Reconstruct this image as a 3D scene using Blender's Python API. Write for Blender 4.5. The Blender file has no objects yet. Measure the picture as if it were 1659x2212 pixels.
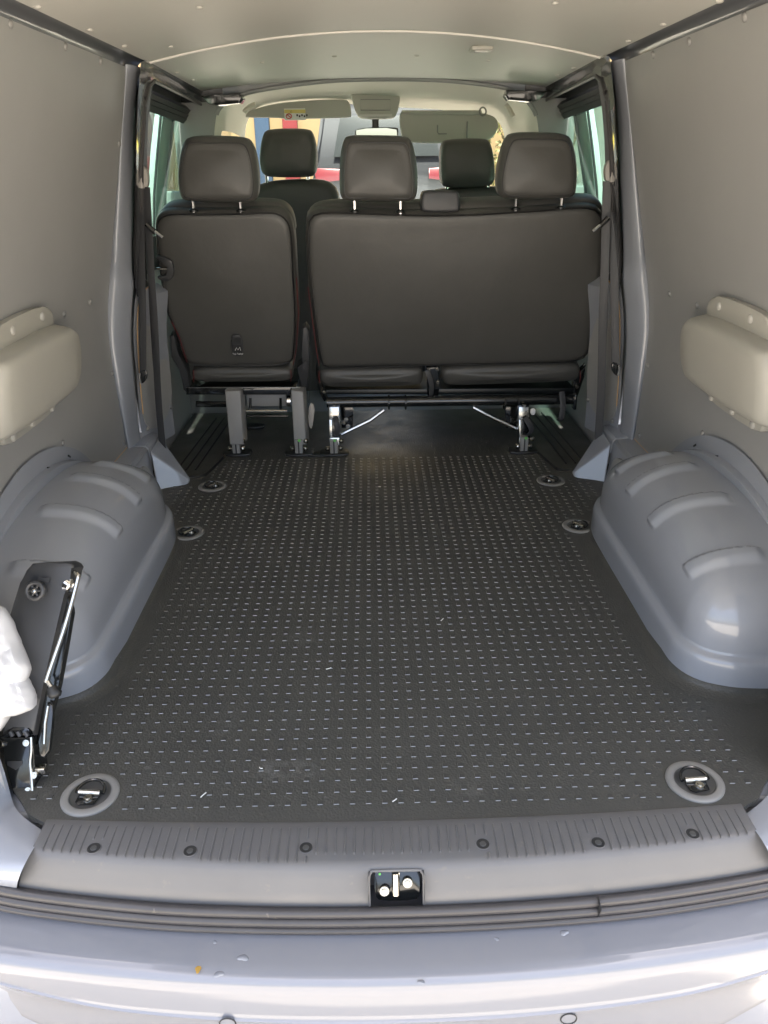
import bpy, bmesh, math, random
import numpy as np
from mathutils import Vector as V, Matrix

random.seed(7)
scn = bpy.context.scene
COL = scn.collection
R = math.radians

# ------------------------------------------------------------------ camera
PITCH, YAW, ROLL = R(24.4), -0.0127, -0.0130
CAM = V((-0.0261, 0.0, 1.026))
FPX, PW, PH = 1650.0, 1659.0, 2212.0          # focal length and frame in reading pixels
_f = V((-math.sin(YAW)*math.cos(PITCH), math.cos(YAW)*math.cos(PITCH), -math.sin(PITCH)))
_r0 = V((math.cos(YAW), math.sin(YAW), 0)); _u0 = _r0.cross(_f)
_r = math.cos(ROLL)*_r0 + math.sin(ROLL)*_u0
_u = -math.sin(ROLL)*_r0 + math.cos(ROLL)*_u0
cd = bpy.data.cameras.new('camera'); cam = bpy.data.objects.new('camera', cd); COL.objects.link(cam)
cam.matrix_world = Matrix(((_r.x, _u.x, -_f.x, CAM.x), (_r.y, _u.y, -_f.y, CAM.y), (_r.z, _u.z, -_f.z, CAM.z), (0, 0, 0, 1)))
cd.sensor_fit = 'VERTICAL'; cd.sensor_height = 36; cd.lens = 36*FPX/PH
cd.clip_start = 0.02; cd.clip_end = 500
scn.camera = cam

# ------------------------------------------------------------------ light
SUN_EL, SUN_AZ = R(75), R(172)      # azimuth from +Y (into the van) clockwise: high behind the camera
w = bpy.data.worlds.new('World'); scn.world = w; w.use_nodes = True
nt = w.node_tree; nt.nodes.clear()
sky = nt.nodes.new('ShaderNodeTexSky'); sky.sky_type = 'NISHITA'; sky.sun_disc = False
sky.sun_elevation = SUN_EL; sky.sun_rotation = SUN_AZ; sky.air_density = 1.0; sky.dust_density = 4.0; sky.ozone_density = 1.0
bg = nt.nodes.new('ShaderNodeBackground'); bg.inputs['Strength'].default_value = 0.09
wo = nt.nodes.new('ShaderNodeOutputWorld')
nt.links.new(sky.outputs[0], bg.inputs[0]); nt.links.new(bg.outputs[0], wo.inputs[0])
sl = bpy.data.lights.new('sun', 'SUN'); sl.energy = 4.2; sl.angle = R(2); sl.color = (1.0, .975, .94)
so = bpy.data.objects.new('sun', sl); COL.objects.link(so)
sd = V((math.sin(SUN_AZ)*math.cos(SUN_EL), math.cos(SUN_AZ)*math.cos(SUN_EL), math.sin(SUN_EL)))
so.rotation_euler = sd.to_track_quat('Z', 'Y').to_euler(); so.location = (0, -3, 6)
vs = scn.view_settings; vs.view_transform = 'Standard'; vs.look = 'None'; vs.gamma = 1.0; vs.use_curve_mapping = False
vs.exposure = 2.72
cy = scn.cycles
cy.max_bounces = 8; cy.diffuse_bounces = 6; cy.glossy_bounces = 4; cy.transparent_max_bounces = 12
cy.use_denoising = True; cy.sample_clamp_indirect = 6.0

# ------------------------------------------------------------------ pixel reading -> place
def ray(px, py): return _f*FPX + _r*(px-PW/2) - _u*(py-PH/2)
def at(px, py, ax, val):
    d = ray(px, py); i = 'xyz'.index(ax); return CAM + d*((val-CAM[i])/d[i])
def atp(px, py, P0, N):
    d = ray(px, py); return CAM + d*((V(P0)-CAM).dot(V(N))/d.dot(V(N)))

# ------------------------------------------------------------------ mesh helpers
def chaikin(p, n=2, closed=True):
    for _ in range(n):
        q = []; m = len(p)
        rng = range(m) if closed else range(m-1)
        if not closed: q.append(p[0])
        for i in rng:
            a, b = p[i], p[(i+1) % m]
            q += [a*.75+b*.25, a*.25+b*.75]
        if not closed: q.append(p[-1])
        p = q
    return p
def catmull(p, n=8):
    out = []; m = len(p)
    for i in range(m-1):
        a = p[max(i-1, 0)]; b = p[i]; c = p[i+1]; d = p[min(i+2, m-1)]
        for k in range(n):
            t = k/n
            out.append(.5*((2*b)+(c-a)*t+(2*a-5*b+4*c-d)*t*t+(3*b-a-3*c+d)*t**3))
    out.append(p[-1]); return out
def lerp(a, b, t): return a+(b-a)*t
def smooth(e0, e1, x):
    t = max(0, min(1, (x-e0)/(e1-e0))); return t*t*(3-2*t)

class MB:
    def __init__(s): s.v = []; s.f = []
    def add(s, vs_, fs):
        o = len(s.v); s.v += [tuple(x) for x in vs_]; s.f += [tuple(i+o for i in f) for f in fs]; return s
    def box(s, c, size, bev=0, rot=None, seg=2):
        b = bmesh.new(); bmesh.ops.create_cube(b, size=1)
        for x in b.verts: x.co = V((x.co.x*size[0], x.co.y*size[1], x.co.z*size[2]))
        if bev: bmesh.ops.bevel(b, geom=b.edges[:], offset=bev, segments=seg, affect='EDGES', profile=.5)
        M = rot if rot else Matrix.Identity(3)
        b.verts.index_update()
        s.add([M @ x.co + V(c) for x in b.verts], [[q.index for q in f.verts] for f in b.faces]); b.free(); return s
    def tube(s, p, r, n=10, closed=False, flat=1.0, up=None, caps=True):
        p = [V(x) for x in p]; m = len(p); rr = r if isinstance(r, (list, tuple)) else [r]*m
        vs_ = []; prev = None
        for i in range(m):
            t = (p[(i+1) % m]-p[i-1]) if closed else (p[min(i+1, m-1)]-p[max(i-1, 0)])
            t.normalize()
            if prev is None:
                a = V(up) if up else (V((0, 0, 1)) if abs(t.z) < .9 else V((1, 0, 0)))
            else: a = prev
            a = (a-t*a.dot(t)).normalized(); prev = a; b = t.cross(a)
            for k in range(n):
                g = 2*math.pi*k/n; vs_.append(p[i]+a*(math.cos(g)*rr[i])+b*(math.sin(g)*rr[i]*flat))
        fs = []
        for i in range(m if closed else m-1):
            for k in range(n):
                j = (i+1) % m; fs.append((i*n+k, i*n+(k+1) % n, j*n+(k+1) % n, j*n+k))
        if not closed and caps:
            fs.append(tuple(range(n-1, -1, -1))); fs.append(tuple((m-1)*n+k for k in range(n)))
        return s.add(vs_, fs)
    def lathe(s, prof, c, axis=(0, 0, 1), n=24):
        q = V((0, 0, 1)).rotation_difference(V(axis)).to_matrix(); vs_ = []; m = len(prof)
        for r_, z in prof:
            for k in range(n):
                g = 2*math.pi*k/n; vs_.append(q @ V((max(r_, 1e-5)*math.cos(g), max(r_, 1e-5)*math.sin(g), z))+V(c))
        fs = [(i*n+k, i*n+(k+1) % n, (i+1)*n+(k+1) % n, (i+1)*n+k) for i in range(m-1) for k in range(n)]
        return s.add(vs_, fs)
    def grid(s, fn, nu, nv, skip=None):
        vs_ = [fn(i/nu, j/nv) for i in range(nu+1) for j in range(nv+1)]
        fs = [(i*(nv+1)+j, (i+1)*(nv+1)+j, (i+1)*(nv+1)+j+1, i*(nv+1)+j+1) for i in range(nu) for j in range(nv) if not (skip and skip((i+.5)/nu, (j+.5)/nv))]
        return s.add(vs_, fs)
    def prism(s, pts, ext, bev=0, seg=2):
        n = len(pts); pts = [V(p) for p in pts]; e = V(ext)
        b = bmesh.new(); A = [b.verts.new(p) for p in pts]; B = [b.verts.new(p+e) for p in pts]
        b.faces.new(A); b.faces.new(B[::-1])
        for i in range(n): b.faces.new((A[i], B[i], B[(i+1) % n], A[(i+1) % n]))
        if bev:
            ed = [x for x in b.edges if x.calc_length() > bev*.1 and not all(v_ in A for v_ in x.verts) or all(v_ in A for v_ in x.verts)]
            keep = [x for x in b.edges if (x.verts[0] in A) == (x.verts[1] in A)]
            bmesh.ops.bevel(b, geom=keep, offset=bev, segments=seg, affect='EDGES', profile=.5, clamp_overlap=True)
        b.verts.index_update()
        s.add([x.co for x in b.verts], [[q.index for q in f.verts] for f in b.faces]); b.free(); return s
    def pillow(s, outline, fwd, r=.025, bulge=.006, bulge_f=.01, steps=5):
        """closed outline (rear face rim), fwd = thickness vector; rounded edges, slightly domed faces"""
        P = [V(p) for p in outline]; n = len(P); c = sum(P, V())/n; T = V(fwd); th = T.length; d = T/th
        ax = V((1, 0, 0)); ax = (ax-d*ax.dot(d)).normalized(); az = d.cross(ax)
        hx = max(abs((p-c).dot(ax)) for p in P); hz = max(abs((p-c).dot(az)) for p in P)
        rings = []
        def ring(ins, dep):
            return [c + ax*((p-c).dot(ax)*(1-ins/hx)) + az*((p-c).dot(az)*(1-ins/hz)) + d*(dep+(p-c).dot(d)) for p in P]
        def inner(fr, dep):
            q = [c+(p-c)*(1-fr) for p in ring(r, 0)]
            return [p+d*(dep[0]+dep[1]*(1-(1-fr)**3)*(1-((p-c).dot(ax)/hx)**2)*(1-((p-c).dot(az)/hz)**2)) for p in q]
        for fr in (.96, .8, .6, .4, .22, .1):
            rings.append(inner(fr, (0, -bulge)))
        for k in range(steps+1):
            a = math.pi/2*k/steps; rings.append(ring(r*(1-math.sin(a)), r*(1-math.cos(a))))
        for k in range(steps, -1, -1):
            a = math.pi/2*k/steps; rings.append(ring(r*(1-math.sin(a)), th-r*(1-math.cos(a))))
        for fr in (.1, .22, .4, .6, .8, .96):
            rings.append(inner(fr, (th, bulge_f)))
        vs_ = [x for q in rings for x in q]; fs = []
        for i in range(len(rings)-1):
            for k in range(n): fs.append((i*n+k, i*n+(k+1) % n, (i+1)*n+(k+1) % n, (i+1)*n+k))
        fs.append(tuple(range(n))); L = (len(rings)-1)*n; fs.append(tuple(L+k for k in range(n-1, -1, -1)))
        return s.add(vs_, fs)
    def mirror(s, sgn):
        if sgn < 0: s.v = [(-x, y, z) for x, y, z in s.v]; s.f = [f[::-1] for f in s.f]
        return s
    def mesh(s, name, m, ang=35, sub=0):
        me = bpy.data.meshes.new(name); me.from_pydata(s.v, [], s.f)
        b = bmesh.new(); b.from_mesh(me); bmesh.ops.recalc_face_normals(b, faces=b.faces[:]); b.to_mesh(me); b.free()
        me.polygons.foreach_set('use_smooth', [True]*len(me.polygons))
        me.set_sharp_from_angle(angle=R(ang)); me.update(); me.materials.append(m); return me
    def build(s, name, m, parent=None, ang=35, label=None, kind=None):
        o = bpy.data.objects.new(name, s.mesh(name, m, ang)); COL.objects.link(o); hook(o, parent)
        if label: o['label'] = label
        if kind: o['kind'] = kind
        return o
def hook(o, parent):
    if parent is None: return
    o.parent = parent
    if parent.type == 'EMPTY': o.matrix_parent_inverse = Matrix.Translation(-V(parent.location))
    elif parent.location.length > 0 : o.matrix_parent_inverse = parent.matrix_basis.inverted()
def inst(name, me, M, parent):
    o = bpy.data.objects.new(name, me); COL.objects.link(o); o.matrix_basis = M; hook(o, parent); return o
def thing(name, label, cat, loc, group=None):
    o = bpy.data.objects.new(name, None); o.empty_display_size = .1; COL.objects.link(o); o.location = loc
    o['label'] = label; o['category'] = cat
    if group: o['group'] = group
    return o
def tag(o, label, cat, group=None):
    o['label'] = label; o['category'] = cat
    if group: o['group'] = group
    return o

# ------------------------------------------------------------------ materials
def mat(name, col, rough=.5, metal=0, coat=0, spec=.5, var=0, vscale=6, bump=None, bump2=None, rvar=0, coat_rough=.05, emit=None, flakes=None):
    m = bpy.data.materials.new(name); m.use_nodes = True; t = m.node_tree; b = t.nodes['Principled BSDF']
    c = (col[0], col[1], col[2], 1)
    b.inputs['Base Color'].default_value = c; b.inputs['Roughness'].default_value = rough; b.inputs['Metallic'].default_value = metal
    b.inputs['Coat Weight'].default_value = coat; b.inputs['Coat Roughness'].default_value = coat_rough; b.inputs['Specular IOR Level'].default_value = spec
    tc = t.nodes.new('ShaderNodeTexCoord')
    def noise(sc, det=4, ro=.55):
        n = t.nodes.new('ShaderNodeTexNoise'); n.inputs['Scale'].default_value = sc; n.inputs['Detail'].default_value = det; n.inputs['Roughness'].default_value = ro
        t.links.new(tc.outputs['Object'], n.inputs['Vector']); return n
    if var or flakes:
        n = noise(vscale, 6, .6); mx = t.nodes.new('ShaderNodeMix'); mx.data_type = 'RGBA'
        mx.inputs[6].default_value = tuple(x*(1-var) for x in col)+(1,); mx.inputs[7].default_value = tuple(min(1, x*(1+var)) for x in col)+(1,)
        t.links.new(n.outputs[0], mx.inputs[0]); last = mx.outputs[2]
        if flakes:                                  # (colour, scale, threshold) scattered dust or grit
            n2 = noise(flakes[1], 3, .7); rp = t.nodes.new('ShaderNodeMapRange'); rp.inputs[1].default_value = flakes[2]; rp.inputs[2].default_value = flakes[2]+.06
            t.links.new(n2.outputs[0], rp.inputs[0]); m2 = t.nodes.new('ShaderNodeMix'); m2.data_type = 'RGBA'
            t.links.new(rp.outputs[0], m2.inputs[0]); t.links.new(last, m2.inputs[6]); m2.inputs[7].default_value = flakes[0]+(1,); last = m2.outputs[2]
        t.links.new(last, b.inputs['Base Color'])
    if rvar:
        n = noise(vscale*1.7, 5); rp = t.nodes.new('ShaderNodeMapRange'); rp.inputs[1].default_value = .3; rp.inputs[2].default_value = .7
        rp.inputs[3].default_value = max(0, rough-rvar); rp.inputs[4].default_value = min(1, rough+rvar)
        t.links.new(n.outputs[0], rp.inputs[0]); t.links.new(rp.outputs[0], b.inputs['Roughness'])
    prev = None
    for bp in (bump, bump2):
        if not bp: continue
        kind, sc, st, dist = bp
        if kind == 'voronoi':
            n = t.nodes.new('ShaderNodeTexVoronoi'); n.feature = 'SMOOTH_F1'; n.inputs['Scale'].default_value = sc; n.inputs['Smoothness'].default_value = .6
            nn = noise(sc*.35, 2); ad = t.nodes.new('ShaderNodeVectorMath'); ad.operation = 'MULTIPLY_ADD'
            t.links.new(nn.outputs['Color'], ad.inputs[0]); ad.inputs[1].default_value = (1.2/sc,)*3; t.links.new(tc.outputs['Object'], ad.inputs[2])
            t.links.new(ad.outputs[0], n.inputs['Vector']); out = n.outputs['Distance']
        else:
            n = noise(sc, 4); out = n.outputs[0]
        bn = t.nodes.new('ShaderNodeBump'); bn.inputs['Strength'].default_value = st; bn.inputs['Distance'].default_value = dist
        bn.invert = (kind == 'voronoi')
        t.links.new(out, bn.inputs['Height'])
        if prev: t.links.new(prev.outputs[0], bn.inputs['Normal'])
        prev = bn
    if prev: t.links.new(prev.outputs[0], b.inputs['Normal'])
    if emit: b.inputs['Emission Color'].default_value = emit[0]+(1,); b.inputs['Emission Strength'].default_value = emit[1]
    return m
def glass_mat(name, tint, refl=.5):
    m = bpy.data.materials.new(name); m.use_nodes = True; t = m.node_tree; t.nodes.clear()
    o = t.nodes.new('ShaderNodeOutputMaterial'); tr = t.nodes.new('ShaderNodeBsdfTransparent'); tr.inputs[0].default_value = tint+(1,)
    gl = t.nodes.new('ShaderNodeBsdfGlossy'); gl.inputs['Roughness'].default_value = .02
    fr = t.nodes.new('ShaderNodeFresnel'); fr.inputs[0].default_value = 1.45
    mu = t.nodes.new('ShaderNodeMath'); mu.operation = 'MULTIPLY'; mu.inputs[1].default_value = refl
    mx = t.nodes.new('ShaderNodeMixShader'); t.links.new(fr.outputs[0], mu.inputs[0]); t.links.new(mu.outputs[0], mx.inputs[0])
    t.links.new(tr.outputs[0], mx.inputs[1]); t.links.new(gl.outputs[0], mx.inputs[2]); t.links.new(mx.outputs[0], o.inputs[0]); return m

M = dict(
    lining=mat('grey lining', (.345, .342, .328), .42, var=.05, vscale=3, bump=('noise', 900, .10, .0006), bump2=('noise', 3, .12, .012), rvar=.05),
    ceil=mat('roof lining', (.60, .585, .53), .48, var=.04, vscale=3, bump=('noise', 900, .10, .0006), bump2=('noise', 2.5, .12, .012)),
    lining_edge=mat('ply edge', (.62, .40, .20), .6),
    seam_white=mat('white joint strip', (.75, .72, .65), .4),
    rivet=mat('rivet plastic', (.27, .265, .25), .35),
    rivet_c=mat('pale rivet plastic', (.50, .48, .43), .4),
    cover=mat('beige plastic', (.44, .425, .37), .38, var=.03, vscale=20, bump=('noise', 1200, .12, .0005)),
    paint=mat('grey paint', (.335, .352, .385), .33, coat=1.0, coat_rough=.03, var=.02, vscale=12, flakes=((.38, .395, .43), 2500, .62)),
    bumper=mat('toned-down bumper paint', (.225, .23, .248), .36, coat=1.0, coat_rough=.04, var=.02, vscale=12),  # arch grey, darkened in the colour to offset strong light on the bumper
    paint_d=mat('grey body paint', (.26, .275, .31), .34, coat=1.0, coat_rough=.03, var=.02, vscale=12),
    mat=mat('rubber mat', (.076, .075, .067), .42, var=.22, vscale=4, bump=('voronoi', 210, .6, .0012), rvar=.12, flakes=((.13, .128, .12), 38, .68)),
    stud=mat('mat studs', (.064, .063, .057), .46, var=.15, vscale=9), stud_edge_lit=mat('polished stud edge', (.20, .195, .18), .24, spec=1.0),  # edges facing the opening: smoother, with bright sheen painted in as lighter colour
    black=mat('black plastic', (.020, .021, .021), .42, bump=('noise', 900, .15, .0004)),
    dark=mat('dark trim', (.012, .014, .014), .35),
    sill=mat('sill plastic', (.145, .142, .138), .44, var=.10, vscale=9, bump=('noise', 1100, .35, .0006), rvar=.08, flakes=((.17, .16, .145), 30, .66)),
    rubber=mat('seal rubber', (.062, .058, .057), .34, var=.2, vscale=14, bump=('noise', 500, .12, .0006), flakes=((.13, .12, .10), 40, .68)),
    leather=mat('black leatherette', (.072, .070, .064), .42, var=.12, vscale=9, bump=('voronoi', 700, .16, .0003), bump2=('noise', 9, .25, .01), rvar=.05),
    piping=mat('piping', (.012, .012, .012), .4),
    stitch=mat('red stitching', (.16, .02, .02), .6),
    greyplastic=mat('grey seat plastic', (.30, .292, .278), .45, bump=('noise', 900, .2, .0004)),
    bracket=mat('charcoal seat plastic', (.045, .046, .048), .42, bump=('noise', 900, .2, .0004)),
    steel=mat('zinc steel', (.62, .60, .55), .22, metal=1),
    chrome=mat('chrome', (.80, .80, .80), .10, metal=1),
    frame_paint=mat('dark door frame paint', (.055, .056, .060), .25, coat=1.0),
    rail_dark=mat('darker roof rail grey', (.10, .104, .112), .34, coat=.6),  # roof rail in a darker grey than the other bodywork
    blacksteel=mat('black painted steel', (.012, .013, .013), .16, coat=.6),
    ringplastic=mat('ring rim plastic', (.25, .245, .228), .42, bump=('noise', 1100, .2, .0004)),
    bowl=mat('ring bowl', (.085, .085, .08), .4),
    headliner=mat('headliner fabric', (.62, .60, .51), .75, bump=('noise', 700, .2, .0005)),
    visor=mat('visor fabric', (.46, .455, .40), .7, bump=('noise', 700, .2, .0005)),
    greytrim=mat('grey pillar trim', (.26, .26, .245), .6),
    belt=mat('belt webbing', (.050, .050, .052), .5, bump=('noise', 1500, .3, .0004)),
    guide=mat('belt guide plastic', (.42, .39, .35), .4),
    jackplastic=mat('jack cover plastic', (.045, .046, .048), .40, var=.08, vscale=20, bump=('noise', 1200, .3, .0005)),
    bag=mat('white plastic film', (.72, .72, .73), .25, coat=.3),
    drop=mat('water drop', (.27, .28, .30), .06, coat=1.0),
    leaf=mat('dry leaf', (.50, .30, .06), .6),
    scrap=mat('white scrap', (.75, .74, .70), .6),
    label=mat('yellow label', (.80, .68, .22), .5), white=mat('white print', (.82, .82, .80), .5), ink=mat('black print', (.03, .03, .03), .5), redink=mat('red print', (.55, .05, .04), .5),
    mirror=mat('mirror glass', (.85, .95, .92), .03, metal=1),
    wall_y=mat('yellow render', (.33, .23, .11), .8, var=.08, vscale=.8),
    blue=mat('blue paint', (.035, .065, .11), .7), red=mat('red paint', (.21, .022, .022), .7),
    suv=mat('dark car paint', (.010, .010, .011), .6, spec=.25), carglass=mat('dark car glass', (.025, .027, .025), .4, spec=.2),
    lamp=mat('tail lamp', (.11, .004, .004), .3, coat=.2), tyre=mat('tyre', (.02, .02, .02), .7),
    vanwhite=mat('white car paint', (.72, .74, .72), .35, coat=1), maroon=mat('maroon car paint', (.06, .018, .018), .35, coat=1),
    plate=mat('number plate', (.78, .60, .06), .4),
    pebble=mat('pebble dash', (.66, .66, .62), .85, var=.25, vscale=25, bump=('voronoi', 28, 1.0, .03), flakes=((.30, .30, .28), 16, .60)),
    ground=mat('beige gravel', (.50, .445, .365), .9, var=.35, vscale=60, bump=('voronoi', 90, .8, .01), flakes=((.62, .55, .45), 140, .60)),
    lens=mat('lamp lens', (.62, .61, .56), .25),
    green_dot=mat('green dot', (.15, .60, .12), .4),
    bush=mat('bush leaves', (.13, .12, .03), .7, var=.4, vscale=9), bark=mat('bark', (.10, .07, .045), .9),
)
def add_scuff(m, c, rx, ry, col, amt):
    t = m.node_tree; b = t.nodes['Principled BSDF']; src = b.inputs['Base Color'].links[0].from_socket
    tc = t.nodes.new('ShaderNodeTexCoord'); mp = t.nodes.new('ShaderNodeMapping'); mp.vector_type = 'TEXTURE'
    mp.inputs['Location'].default_value = c; mp.inputs['Scale'].default_value = (rx, ry, 1)
    ln = t.nodes.new('ShaderNodeVectorMath'); ln.operation = 'LENGTH'; mr_ = t.nodes.new('ShaderNodeMapRange')
    mr_.inputs[1].default_value = 1.0; mr_.inputs[2].default_value = .1; mr_.inputs[3].default_value = 0; mr_.inputs[4].default_value = amt
    nz = t.nodes.new('ShaderNodeTexNoise'); nz.inputs['Scale'].default_value = 45; nz.inputs['Detail'].default_value = 5
    r2 = t.nodes.new('ShaderNodeMapRange'); r2.inputs[1].default_value = .42; r2.inputs[2].default_value = .66
    mu = t.nodes.new('ShaderNodeMath'); mu.operation = 'MULTIPLY'; mx = t.nodes.new('ShaderNodeMix'); mx.data_type = 'RGBA'
    L = t.links.new
    L(tc.outputs['Object'], mp.inputs[0]); L(mp.outputs[0], ln.inputs[0]); L(ln.outputs['Value'], mr_.inputs[0]); L(tc.outputs['Object'], nz.inputs['Vector']); L(nz.outputs[0], r2.inputs[0])
    L(mr_.outputs[0], mu.inputs[0]); L(r2.outputs[0], mu.inputs[1]); L(mu.outputs[0], mx.inputs[0]); L(src, mx.inputs[6]); mx.inputs[7].default_value = col+(1,); L(mx.outputs[2], b.inputs['Base Color'])
for px_, py_, rx_, ry_, a_ in ((625, 1662, .085, .035, .75), (760, 1205, .07, .05, .35), (655, 1380, .05, .05, .35), (1020, 1700, .06, .03, .35), (480, 1560, .05, .06, .3), (900, 930, .12, .12, .3)):
    add_scuff(M['mat'], at(px_, py_, 'z', .004), rx_, ry_, (.22, .215, .20), a_)
GLASS = glass_mat('green side glass', (.50, .80, .66), .6)
SCREEN = glass_mat('windscreen glass', (.86, .93, .88), .35)

# ------------------------------------------------------------------ ground
def groundz(y): return -.60 + .42*smooth(4.5, 9.5, y)
mb = MB(); mb.grid(lambda u, v: V((lerp(-60, 60, u), (lerp(-60, 4, v/.5) if v < .5 else (lerp(4, 10, (v-.5)/.3) if v < .8 else lerp(10, 90, (v-.8)/.2))), groundz((lerp(-60, 4, v/.5) if v < .5 else (lerp(4, 10, (v-.5)/.3) if v < .8 else lerp(10, 90, (v-.8)/.2)))))), 4, 50)
g = mb.build('ground', M['ground']); g['kind'] = 'structure'

# ------------------------------------------------------------------ the van
van = thing('van', 'grey van seen through its open tailgate, lined load space', 'van', (0, 2.3, -.6))
_wz = [0, .10, .25, .40, .52, .62, .70, .80, 1.0, 1.2, 1.295]
_wx = [.868, .870, .874, .877, .876, .864, .846, .822, .773, .724, .703]
_t = np.linspace(0, 1.295, 260); _tx = np.interp(_t, _wz, _wx)
_tx = np.convolve(np.pad(_tx, 10, mode='edge'), np.ones(21)/21, mode='valid')
def WX(z): return float(np.interp(z, _t, _tx))
def ceil_z(x, y):
    if y <= 2.6: return 1.384-.0735*(x/.665)**2
    t = min(1, (y-2.6)/.8); return lerp(1.384, 1.3325, t)-lerp(.0735, .036, t)*(x/.665)**2
def arc_z(y):
    q = (y-1.765)/.49
    return -.02+.386*math.sqrt(max(0, 1-q*q)) if abs(q) < 1 else -.02
def zb(y):
    a = arc_z(y); return max(a, .158 if y > 2.0 else .03)
def rivet_mesh(name, m, r, h):
    mb = MB(); mb.lathe([(r, -.001), (r, h*.25), (r*.86, h*.7), (r*.5, h), (0, h*1.05)], (0, 0, 0), n=12); return mb.mesh(name, m, 50)
RV = rivet_mesh('rivet', M['rivet'], .0090, .0052); RVC = rivet_mesh('ceiling rivet', M['rivet_c'], .0085, .004)
BOLT = MB().lathe([(.0001, .006), (.004, .006), (.0045, .004), (.0075, .004), (.008, .0025), (.008, -.001)], (0, 0, 0), n=12).mesh('bolt', M['steel'], 30)

for s in (-1, 1):
    side = 'left' if s < 0 else 'right'
    # painted inner skin of the body side, also closes the load space against light
    mb = MB(); mb.grid(lambda u, v: V((s*(WX(lerp(-.02, 1.29, v))+.014), lerp(.90, 2.58, u), lerp(-.02, 1.30, v))), 30, 30); mb.build('body_side', M['paint'], van)
    mb = MB(); mb.grid(lambda u, v: V((s*.965, lerp(.80, 4.6, u), lerp(-.45, .64, v))), 4, 4)
    mb.grid(lambda u, v: V((s*(lerp(.965, .70, v)), lerp(.90, 2.62, u), lerp(.64, 1.40, v))), 4, 4); mb.build('outer_skin', M['paint_d'], van)
    # lining sheet with its cut-out over the wheel arch
    def lin(u, v):
        y = lerp(1.02, 2.50, u); z = lerp(zb(y), 1.288, v); return V((s*WX(z), y, z))
    wall = MB().grid(lin, 110, 48).build('wall_lining', M['lining'], van, label='grey ply lining sheet on the %s wall' % side)
    ed = [V((s*(WX(zb(y))+.002), y, zb(y)-.001)) for y in np.linspace(1.27, 2.50, 90)]
    MB().tube(ed, .0032, 6).build('lining_edge', M['lining_edge'], wall)
    pxl = [(22,52),(141,101),(217,132),(276,156),(257,311),(249,479),(241,631),(194,653),(138,679),(242,807),(135,957),(40,1021),(268,958),(217,1018)] if s < 0 else \
          [(1609,37),(1489,90),(1411,119),(1375,460),(1395,614),(1447,635),(1506,660),(1399,790),(1518,936),(1619,997),(1381,941),(1435,999)]
    for p in pxl:
        x = s*.85
        for _ in range(8):
            q = at(*p, 'x', x); x = s*WX(min(max(q.z, .05), 1.28))
        q.x = x; nrm = V((-s, 0, -.28 if q.z > .6 else 0)).normalized()
        inst('screw', RV, Matrix.Translation(q) @ V((0, 0, 1)).rotation_difference(nrm).to_matrix().to_4x4(), wall)
    # painted roof rail between wall lining and roof lining
    def rail(u, v):
        y = lerp(.92, 2.62, u); b = .012*math.sin(math.pi*v)
        return V((s*(lerp(.712, .655, v)+b), y, lerp(1.283, 1.318, v)+b*.9))
    MB().grid(rail, 30, 6).build('roof_rail', M['rail_dark'], van)

# roof lining
def ceilgrid(y0, y1):
    return MB().grid(lambda u, v: (lambda x, y: V((x, y, ceil_z(x, y))))(lerp(-.668, .668, u), lerp(y0, y1, v)), 40, 14)
c1 = ceilgrid(.92, 2.597).build('roof_lining', M['ceil'], van, label='rear sheet of the beige-grey roof lining')
c2 = ceilgrid(2.603, 3.37).build('roof_lining', M['ceil'], van, label='front sheet of the roof lining with small lamp')
MB().tube([V((x, 2.600, ceil_z(x, 2.6)-.001)) for x in np.linspace(-.664, .664, 50)], .0045, 8, flat=1).build('joint_strip', M['seam_white'], van)
mb = MB(); mb.grid(lambda u, v: V((lerp(-.76, .76, u), lerp(.86, 4.5, v), 1.44-.05*(lerp(-1, 1, u))**2-.10*smooth(3.6, 4.5, lerp(.86, 4.5, v)))), 20, 10); mb.build('roof_skin', M['paint_d'], van)
for p in [(80,14),(431,15),(193,64),(268,99),(369,100),(566,134),(722,121),(384,156),(417,172),(1200,6),(1434,52),(1358,88),(1240,146),(1205,162),(900,120),(1055,130),(1554,2)]:
    z = 1.35
    for _ in range(12):
        q = at(*p, 'z', z); z = lerp(z, ceil_z(q.x, q.y), .8)
    inst('screw', RVC, Matrix.Translation(V((q.x, q.y, ceil_z(q.x, q.y)))) @ Matrix.Rotation(math.pi, 4, 'X'), c1 if q.y < 2.6 else c2)
z = 1.36
for _ in range(12):
    q = at(1039, 103, 'z', z); z = lerp(z, ceil_z(q.x, q.y), .8)
lampb = MB().box((q.x, q.y, z-.004), (.066, .075, .012), .004).build('roof_lamp', M['cover'], van)
MB().box((q.x, q.y-.006, z-.0105), (.040, .030, .006), .002).build('lens', M['lens'], lampb)

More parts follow.
